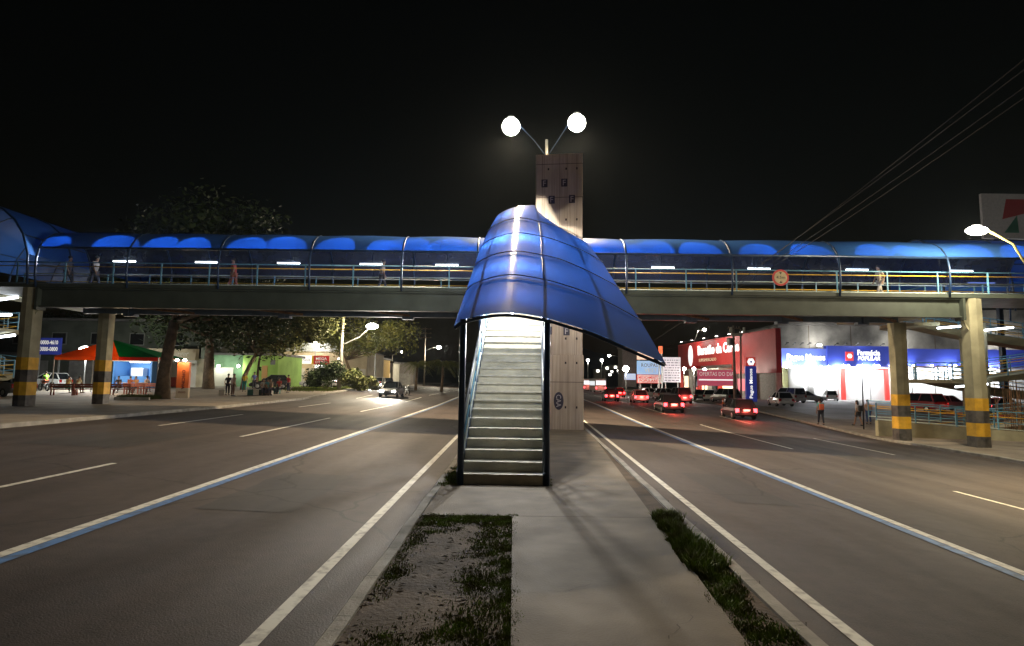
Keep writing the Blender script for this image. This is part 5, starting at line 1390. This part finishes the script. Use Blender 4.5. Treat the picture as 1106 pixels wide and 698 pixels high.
# bus
bp_ = rd(649, 424)
bu = thing('bus', 'far city bus with white lit windows and red lamps seen just right of the tower', 'bus', bp_, 0)
BW = mat('bus_white', (.55, .52, .5), .4)
wall_box(bu, 'body', (-1.3, 0, .35), (1.3, 11, 3.2), BW, .08)
wall_box(bu, 'rear_window', (-1.1, -.03, 1.7), (1.1, -.002, 2.7), emis('bus_glow', (.9, .95, 1), 1.2)); wall_box(bu, 'side_windows', (-1.33, .6, 1.6), (-1.305, 10.4, 2.6), emis('bus_side_glow', (.9, .95, 1), .8))
for s in (-1, 1): wall_box(bu, 'tail_light', (s * 1.05 - .15, -.04, .8), (s * 1.05 + .15, -.005, 1.2), E_TAIL)
for s in (-1, 1):
    for y in (2.2, 8.5): MB().lathe([(.3, 0), (.48, .02), (.48, .26), (.3, .28)], 18, (s * 1.16 - .14, y, .48), 'x').build('wheel', TYRE, bu)
light(bu, (0, -.8, 1.2), 40, (1, .2, .15), .2)
bu2p = rd(636.5, 423)
bu2 = dup(bu, (bu2p[0] + .5, bu2p[1] + 6, bu2p[2]), 0, 'second bus ahead, half hidden behind the tower')
# motorcycles
def moto(label, loc, rz, m, lit=False, group=None):
    t = thing('motorcycle', label, 'motorcycle', loc, rz, group)
    for x in (-.65, .65):
        ring = [(x + .29 * math.cos(2 * PI * k / 20), 0, .3 + .29 * math.sin(2 * PI * k / 20)) for k in range(21)]
        MB().tube(ring, .055, 8).build('wheel', TYRE, t, smooth=True)
        MB().lathe([(.12, -.03), (.12, .03)], 12, (x, 0, .3), 'y').build('hub', RIM, t)
    q = MB(); q.bar((-.65, .08, .3), (-.1, .08, .45), .05); q.bar((-.65, -.08, .3), (-.1, -.08, .45), .05); q.bar((.65, .07, .3), (.42, .07, .95), .04); q.bar((.65, -.07, .3), (.42, -.07, .95), .04); q.bar((.42, 0, .9), (-.2, 0, .5), .06); q.build('frame', GALV, t)
    q = MB(); q.ball((.12, 0, .78), (.28, .15, .14), 12, 8); q.build('tank', m, t, smooth=True)
    q = MB(); q.loft([[(-.75, -.08, .82), (-.75, .08, .82), (-.75, .08, .88), (-.75, -.08, .88)], [(-.1, -.13, .74), (-.1, .13, .74), (-.1, .13, .82), (-.1, -.13, .82)]]); q.build('seat', BLACKP, t)
    q = MB(); q.box((-.2, -.13, .3), (.2, .13, .62)); q.build('engine', GRY, t, bevel=.03)
    MB().tube([(.3, -.35, 1.08), (.42, -.12, 1.0), (.42, .12, 1.0), (.3, .35, 1.08)], .018, 6).build('handlebar', BLACKP, t)
    q = MB(); q.ball((.5, 0, .92), (.08, .1, .1), 10, 8); q.build('headlight', E_HEAD if lit else GALV, t)
    return t
moto('orange motorbike parked beside the person in a green top', cg(47, 422), R(150), paint('orange', (.5, .12, .02)))
GM = 'motorbikes waiting on the left road'
for i, (px, py, lab) in enumerate([(427, 62, 'leftmost motorbike of the group on the left road'), (433.5, 60, 'middle motorbike of the group on the left road'), (440, 62, 'rightmost motorbike of the group on the left road')]):
    moto(lab, atg(px, py, 0), -PI / 2 + .2 * i, REDC if i == 1 else BLKC, False, GM)
# ================================================================== PEOPLE
SKIN = mat('skin', (.30, .17, .10), .55)
HAIR = mat('hair', (.02, .015, .012), .6)
def skinmesh(name, joints, edges, m, parent, sub=1, root=0):
    me = bpy.data.meshes.new(name); me.from_pydata([j[0] for j in joints], edges, [])
    o = bpy.data.objects.new(name, me); col.objects.link(o)
    sk = o.modifiers.new('s', 'SKIN'); sk.use_smooth_shade = True
    lay = me.skin_vertices[0].data if me.skin_vertices else None
    if lay is None:
        bm_ = bmesh.new(); bm_.from_mesh(me); bm_.verts.layers.skin.verify(); bm_.to_mesh(me); bm_.free(); lay = me.skin_vertices[0].data
    for i, j in enumerate(joints):
        r_ = j[1]; lay[i].radius = r_ if isinstance(r_, tuple) else (r_, r_); lay[i].use_root = (i == root)
    ss = o.modifiers.new('u', 'SUBSURF'); ss.levels = sub; ss.render_levels = sub
    dg = bpy.context.evaluated_depsgraph_get(); dg.update()
    nm = bpy.data.meshes.new_from_object(o.evaluated_get(dg)); nm.name = name
    bpy.data.objects.remove(o)
    nm.materials.clear(); nm.materials.append(m)
    nm.polygons.foreach_set('use_smooth', [True] * len(nm.polygons))
    r_ = bpy.data.objects.new(name, nm); col.objects.link(r_); r_.parent = parent
    return r_
def person(label, loc, rz, pose='stand', top=(.3, .3, .3), legs=(.05, .05, .07), h=1.7, group=None, fem=False, shorts=False, bag=None, seat_h=.46):
    """faces +x before rotation"""
    t = thing('person', label, 'person', loc, rz, group); s = h / 1.7
    TM = mat('cloth_%02d%02d%02d' % tuple(int(c * 99) for c in top), top, .85, var=.2, scale=8); LM = mat('cloth_%02d%02d%02d' % tuple(int(c * 99) for c in legs), legs, .85, var=.2, scale=8)
    J = {}
    if pose == 'sit': py = seat_h / s + .09
    else: py = .90
    J['pel'] = (0, 0, py); lean = .06 if pose != 'sit' else .14
    up = py - .90
    J['wst'] = (lean * .2, 0, 1.06 + up); J['cst'] = (lean * .6, 0, 1.27 + up); J['nck'] = (lean, 0, 1.45 + up); J['hd0'] = (lean + .015, 0, 1.53 + up); J['hd1'] = (lean + .025, 0, 1.63 + up)
    leg = {}
    for q, sg_ in (('l', 1), ('r', -1)):
        y = .09 * sg_
        if pose == 'sit': hp, kn, an, toe = (.02, y, py - .03), (.42, y * 1.3, py - .02), (.44, y * 1.3, .09), (.60, y * 1.5, .03)
        elif pose == 'walk':
            f = .26 * sg_; hp, kn, an, toe = (0, y, .86), (f * .45 + .05, y, .47), (f, y, .09), (f + .16, y * 1.1, .03)
        else: hp, kn, an, toe = (0, y, .86), (.02, y * 1.15, .47), (-.02, y * 1.25, .09), (.13, y * 1.5, .03)
        sh = (lean * .9, .17 * sg_ * (.9 if fem else 1), 1.40 + up)
        if pose == 'sit': el, wr_ = (lean + .05, .23 * sg_, 1.15 + up), (.30, .17 * sg_, 1.02 + up)
        elif pose == 'walk': el, wr_ = (-.10 * sg_, .23 * sg_, 1.12), (-.10 * sg_ + .10, .24 * sg_, .89)
        else: el, wr_ = (-.01, .24 * sg_, 1.11), (.06, .25 * sg_, .87)
        leg[q] = (hp, kn, an, toe, sh, el, wr_)
    def mk(names, inc=0.0): pass
    # body
    V = [(J['pel'], (.115, .14)), (J['wst'], (.10, .125)), (J['cst'], (.115, .155)), (J['nck'], .055), (J['hd0'], (.078, .072)), (J['hd1'], (.092, .078)), ((J['hd1'][0] - .005, 0, J['hd1'][2] + .075), .06)]
    E_ = [(0, 1), (1, 2), (2, 3), (3, 4), (4, 5), (5, 6)]
    V.append(((J['hd1'][0] + .103, 0, J['hd1'][2] - .035), .012)); E_.append((5, 7))    # nose
    SL = []; TR_ = []
    for q in 'lr':
        hp, kn, an, toe, sh, el, wr_ = leg[q]
        i = len(V); V += [(hp, .085), (kn, .055), (an, .038), (toe, .03)]; E_ += [(0, i), (i, i + 1), (i + 1, i + 2), (i + 2, i + 3)]
        i = len(V); V += [(sh, .055), (el, .040), (wr_, .027)]; E_ += [(2, i), (i, i + 1), (i + 1, i + 2)]
        d = (Vector(wr_) - Vector(el)).normalized(); sd = Vector((1, 0, 0)) if pose != 'sit' else Vector((0, 1, 0))
        pm = Vector(wr_) + d * .075; k = len(V); V.append((tuple(pm), (.034, .022))); E_.append((i + 2, k))
        for j_ in range(4):
            b_ = pm + d * .03 + sd * (j_ - 1.5) * .021; e_ = b_ + d * (.06 + .012 * (1 - abs(j_ - 1.2))) + Vector((0, 0, -.008))
            n_ = len(V); V += [(tuple(b_), .009), (tuple(e_), .0075)]; E_ += [(k, n_), (n_, n_ + 1)]
        n_ = len(V); b_ = pm - d * .03 + sd * .04; V += [(tuple(b_), .010), (tuple(b_ + d * .045 + sd * .012), .009)]; E_ += [(k, n_), (n_, n_ + 1)]
    skinmesh('body', V, E_, SKIN, t)
    # shirt
    V = [((0, 0, J['pel'][2] + .02), (.125, .15)), (J['wst'], (.118, .142)), (J['cst'], (.13, .17)), ((lean, 0, 1.41 + up), (.07, .09))]; E_ = [(0, 1), (1, 2), (2, 3)]
    for q in 'lr':
        hp, kn, an, toe, sh, el, wr_ = leg[q]; i = len(V); V += [(sh, .07), (tuple(Vector(sh).lerp(Vector(el), .75)), .055)]; E_ += [(2, i), (i, i + 1)]
    skinmesh('shirt', V, E_, TM, t)
    V = [((0, 0, J['pel'][2]), (.128, .153))]; E_ = []
    for q in 'lr':
        hp, kn, an, toe, sh, el, wr_ = leg[q]; i = len(V); V.append((hp, .102)); E_.append((0, i))
        if shorts: V.append((tuple(Vector(hp).lerp(Vector(kn), .7)), .09)); E_.append((i, i + 1))
        else: V += [(kn, .073), (tuple(Vector(an) + Vector((0, 0, .03))), .055)]; E_ += [(i, i + 1), (i + 1, i + 2)]
    skinmesh('shorts' if shorts else 'trousers', V, E_, LM, t)
    hb = MB(); hb.ball((J['hd1'][0] - .02, 0, J['hd1'][2] + .045), (.105, .092, .095), 14, 9); hb.build('hair', HAIR, t, smooth=True)
    if fem:
        hb = MB(); hb.ball((J['hd1'][0] - .08, 0, J['hd1'][2] - .08), (.05, .08, .17), 12, 8); hb.build('ponytail', HAIR, t, smooth=True)
    for y in (-.032, .032):
        q = MB(); q.ball((J['hd1'][0] + .088, y, J['hd1'][2] + .0), .010, 8, 6); q.build('eye', BLACKP, t)
    for q_ in 'lr':
        an, toe = leg[q_][2], leg[q_][3]; q = MB(); q.ball(((an[0] + toe[0]) / 2 + .01, an[1] * 1.05, .045), (.135, .052, .05), 12, 8); q.build('shoe', BLACKP, t, smooth=True)
    t.scale = (s, s, s)
    if bag:
        q = MB(); q.box((-.30, -.15, 1.0), (-.13, .15, 1.40)); q.build('backpack', mat('bag_%d' % int(bag[0] * 99), bag, .7), t, bevel=.05)
    return t
face_away = PI / 2
person('person in a teal top and dark trousers carrying an orange bag on the right pavement', cg(887, 459), R(80), 'walk', (.12, .33, .32), (.03, .035, .05), 1.72, bag=(.6, .12, .05))
person('person in a white top and shorts with a black backpack beside the thin black post', cg(927.5, 460), R(110), 'walk', (.55, .52, .5), (.06, .06, .07), 1.65, fem=True, shorts=True, bag=(.02, .02, .02))
person('person in a tan top and blue shorts just right of the thin black post', cg(938.5, 458), R(80), 'stand', (.45, .3, .2), (.04, .08, .2), 1.62)
person('person in a pale pink shirt and brown trousers standing on the left pavement', cg(251, 428), R(60), 'stand', (.45, .33, .28), (.14, .08, .06), 1.72)
person('person in dark clothes standing just left of the one in the pink shirt', cg(245.5, 427), R(100), 'stand', (.03, .03, .04), (.03, .03, .04), 1.68)
person('person in a yellow top leaning by the slim tree', cg(263.5, 423), R(-70), 'stand', (.55, .38, .04), (.03, .22, .20), 1.7)
person('person in a blue top behind the painted blocks', cg(274, 421), R(-60), 'stand', (.08, .1, .3), (.03, .03, .05), 1.7)
GS = 'people seated on the painted blocks'
blk_cols = [mat('block_green', (.03, .10, .08), .7), mat('block_white', (.55, .5, .42), .7), mat('block_dark', (.03, .05, .04), .7), mat('block_pale', (.45, .42, .35), .7)]
seats = [(271, 427, 0, 'leftmost dark green painted block'), (277, 427, 1, 'white painted block beside the leftmost green one'), (283, 427, 2, 'dark painted block under the seated people'), (291, 427, 3, 'pale painted block under the seated people'), (299, 425.5, 0, 'green painted block below the red shirts'), (240, 427, 3, 'pale block left of the standing person')]
for (px, py, c, lab) in seats:
    p = on(px, py); q = MB(); w2 = 2.9 / 650 * p.y; q.box((p.x - w2, p.y - .2, p.z), (p.x + w2, p.y + .25, p.z + .46)); tag(q.build('painted_block', blk_cols[c], bevel=.02), lab, 'block', 'painted concrete blocks')
for (px, py, c, r_, lab) in [(284, 427, (.5, .46, .42), -60, 'seated person in a pale shirt on the dark block'), (288, 427, (.10, .30, .28), -40, 'seated person in a teal shirt'), (293, 427, (.48, .38, .30), -110, 'seated person in a cream top with bare knees'), (302, 425.5, (.5, .03, .03), -100, 'seated person in a bright red shirt under the slim tree')]:
    p = on(px, py); person(lab, (p.x, p.y, p.z), R(r_), 'sit', c, (.05, .05, .07), 1.68, GS)
person('person in a red shirt and dark shorts standing right of the seated group', cg(311.5, 424), R(-120), 'stand', (.5, .02, .03), (.03, .03, .06), 1.55)
# benches and people under the tent
def bench(label, loc, rz, L=2.0, m=None):
    t = thing('wooden_bench', label, 'bench', loc, rz, 'wooden benches round the tent'); m = m or mat('bench_red', (.22, .05, .025), .6, var=.3, scale=6)
    q = MB(); [q.box((-L / 2, -.22 + .15 * k, .43), (L / 2, -.10 + .15 * k, .47)) for k in range(3)]; q.build('seat', m, t)
    q = MB(); [q.box((-L / 2, .24, .60 + .16 * k), (L / 2, .28, .72 + .16 * k)) for k in range(2)]; q.build('backrest', m, t)
    for x in (-L / 2 + .12, L / 2 - .12):
        q = MB(); q.box((x - .04, -.2, 0), (x + .04, -.12, .428)); q.box((x - .04, .18, 0), (x + .04, .238, .88)); q.build('leg', m, t)
    return t
for (px, py, lab) in [(68, 427, 'bench left of the banded pillar, nearest the tent leg'), (92, 427, 'bench directly left of the second pillar'), (131, 427, 'bench directly right of the second pillar'), (146, 426, 'bench below the green tent side'), (160, 425.5, 'bench nearest the big brown trunk')]:
    p = on(px, py); bench(lab, tuple(p), R(180 + random.uniform(-8, 8)), 1.75)
for (px, py, c, lc, r_, lab) in [(72, 424.5, (.45, .38, .12), (.02, .12, .08), 90, 'seated person in a yellowish shirt on the left bench'), (83, 424.5, (.42, .38, .24), (.03, .03, .03), 80, 'seated person in a beige shirt on the left bench'),
                              (128, 424, (.03, .03, .04), (.04, .04, .06), -80, 'seated person in black under the green tent'), (139, 424, (.45, .12, .04), (.1, .1, .1), 95, 'seated person in orange under the green tent'), (147, 424, (.5, .25, .10), (.04, .04, .06), -90, 'seated person in a tan top under the green tent'), (157, 423.5, (.5, .42, .36), (.1, .1, .2), 90, 'seated person in a pale top nearest the trunk')]:
    p = on(px, py); person(lab, tuple(p), R(r_), 'sit', c, lc, 1.68, 'people seated under the tent')
person('person in a bright green top sitting on the orange motorbike', (lambda p: (p[0] + .1, p[1], p[2] + .32))(cg(48, 422)), R(150), 'sit', (.22, .50, .04), (.5, .12, .05), 1.65)
def table(label, px, py, c=(.5, .5, .48)):
    p = on(px, py); t = thing('plastic_table', label, 'table', tuple(p), 0, 'small tables under the tent'); m = mat('plastic_pale', c, .4)
    q = MB(); q.box((-.35, -.35, .70), (.35, .35, .74)); q.build('tabletop', m, t, bevel=.01)
    for x in (-.3, .3):
        for y in (-.3, .3): MB().bar((x, y, 0), (x * .9, y * .9, .698), .04).build('leg', m, t)
table('small pale table right of the second pillar', 134, 422); table('small pale table below the green tent side', 152, 422)
mb_ = thing('trunk_planter', 'low kerbed bed of yellow green plants at the foot of the big tree', 'planter', (0, 0, 0))
p0, p1 = on(124, 432), on(190, 431)
wall_box(mb_, 'kerb', (p0.x, p0.y - .1, p0.z - .1), (p1.x, p0.y + .06, p0.z + .18), KERB)
q = MB(); rg = random.Random(3)
for i in range(2600):
    x = rg.uniform(p0.x, p1.x); y = p0.y + rg.uniform(.1, 1.3); z = p0.z + .05; h_ = rg.uniform(.1, .34); dx = rg.gauss(0, .06); q.add([(x - .02, y, z), (x + .02, y, z), (x + dx, y + rg.gauss(0, .05), z + h_)], [(0, 1, 2)])
q.build('plants', LEAF2, mb_, fix=False)
# verge grass on the left by the leaning pole
q = MB()
for i in range(5000):
    px, py = rg.uniform(322, 400), rg.uniform(417.5, 422.5); p = on(px, py) if i % 25 == 0 else None
    if p is not None: base_ = p
    x = base_.x + rg.gauss(0, .9); y = base_.y + rg.gauss(0, 1.2); z = zg(x, y) + .12; h_ = rg.uniform(.08, .22)
    if x > KL(y) - .6: continue
    q.add([(x - .02, y, z), (x + .02, y, z), (x + rg.gauss(0, .05), y, z + h_)], [(0, 1, 2)])
o = q.build('verge_grass', GRASS, fix=False, kind='stuff'); o['label'] = 'short grass verge at the foot of the leaning light pole'; o['category'] = 'grass'
# walkers on the bridge
for (px, c, lc, r_, lab) in [(101, (.5, .48, .46), (.1, .1, .12), 0, 'person in a pale shirt walking on the bridge near its left end'), (252, (.5, .08, .06), (.35, .12, .08), 180, 'person in a red shirt walking on the left half of the bridge'),
                          (412, (.45, .42, .4), (.08, .08, .1), 0, 'person in a grey shirt walking on the bridge left of the stair roof'), (951, (.42, .34, .28), (.4, .36, .3), 180, 'person in a tan shirt walking on the bridge near its right end'), (72, (.12, .12, .14), (.05, .05, .06), 0, 'person in dark clothes at the left end of the bridge')]:
    p = at(px, 312, 30.6); person(lab, (p.x, 30.6, 6.36), R(r_), 'walk', c, lc, 1.7, 'walkers on the bridge')
# traffic cone and small things on the right pavement edge
p = on(781, 436.5); cn = thing('traffic_cone', 'small orange marker at the road edge before the supermarket', 'cone', tuple(p))
MB().lathe([(.2, 0), (.2, .04), (.13, .05), (.03, .6)], 14).build('cone', mat('cone_orange', (.7, .2, .03), .5), cn); MB().lathe([(.10, 0), (.078, .12)], 14, (0, 0, .26)).build('band', WHT, cn)
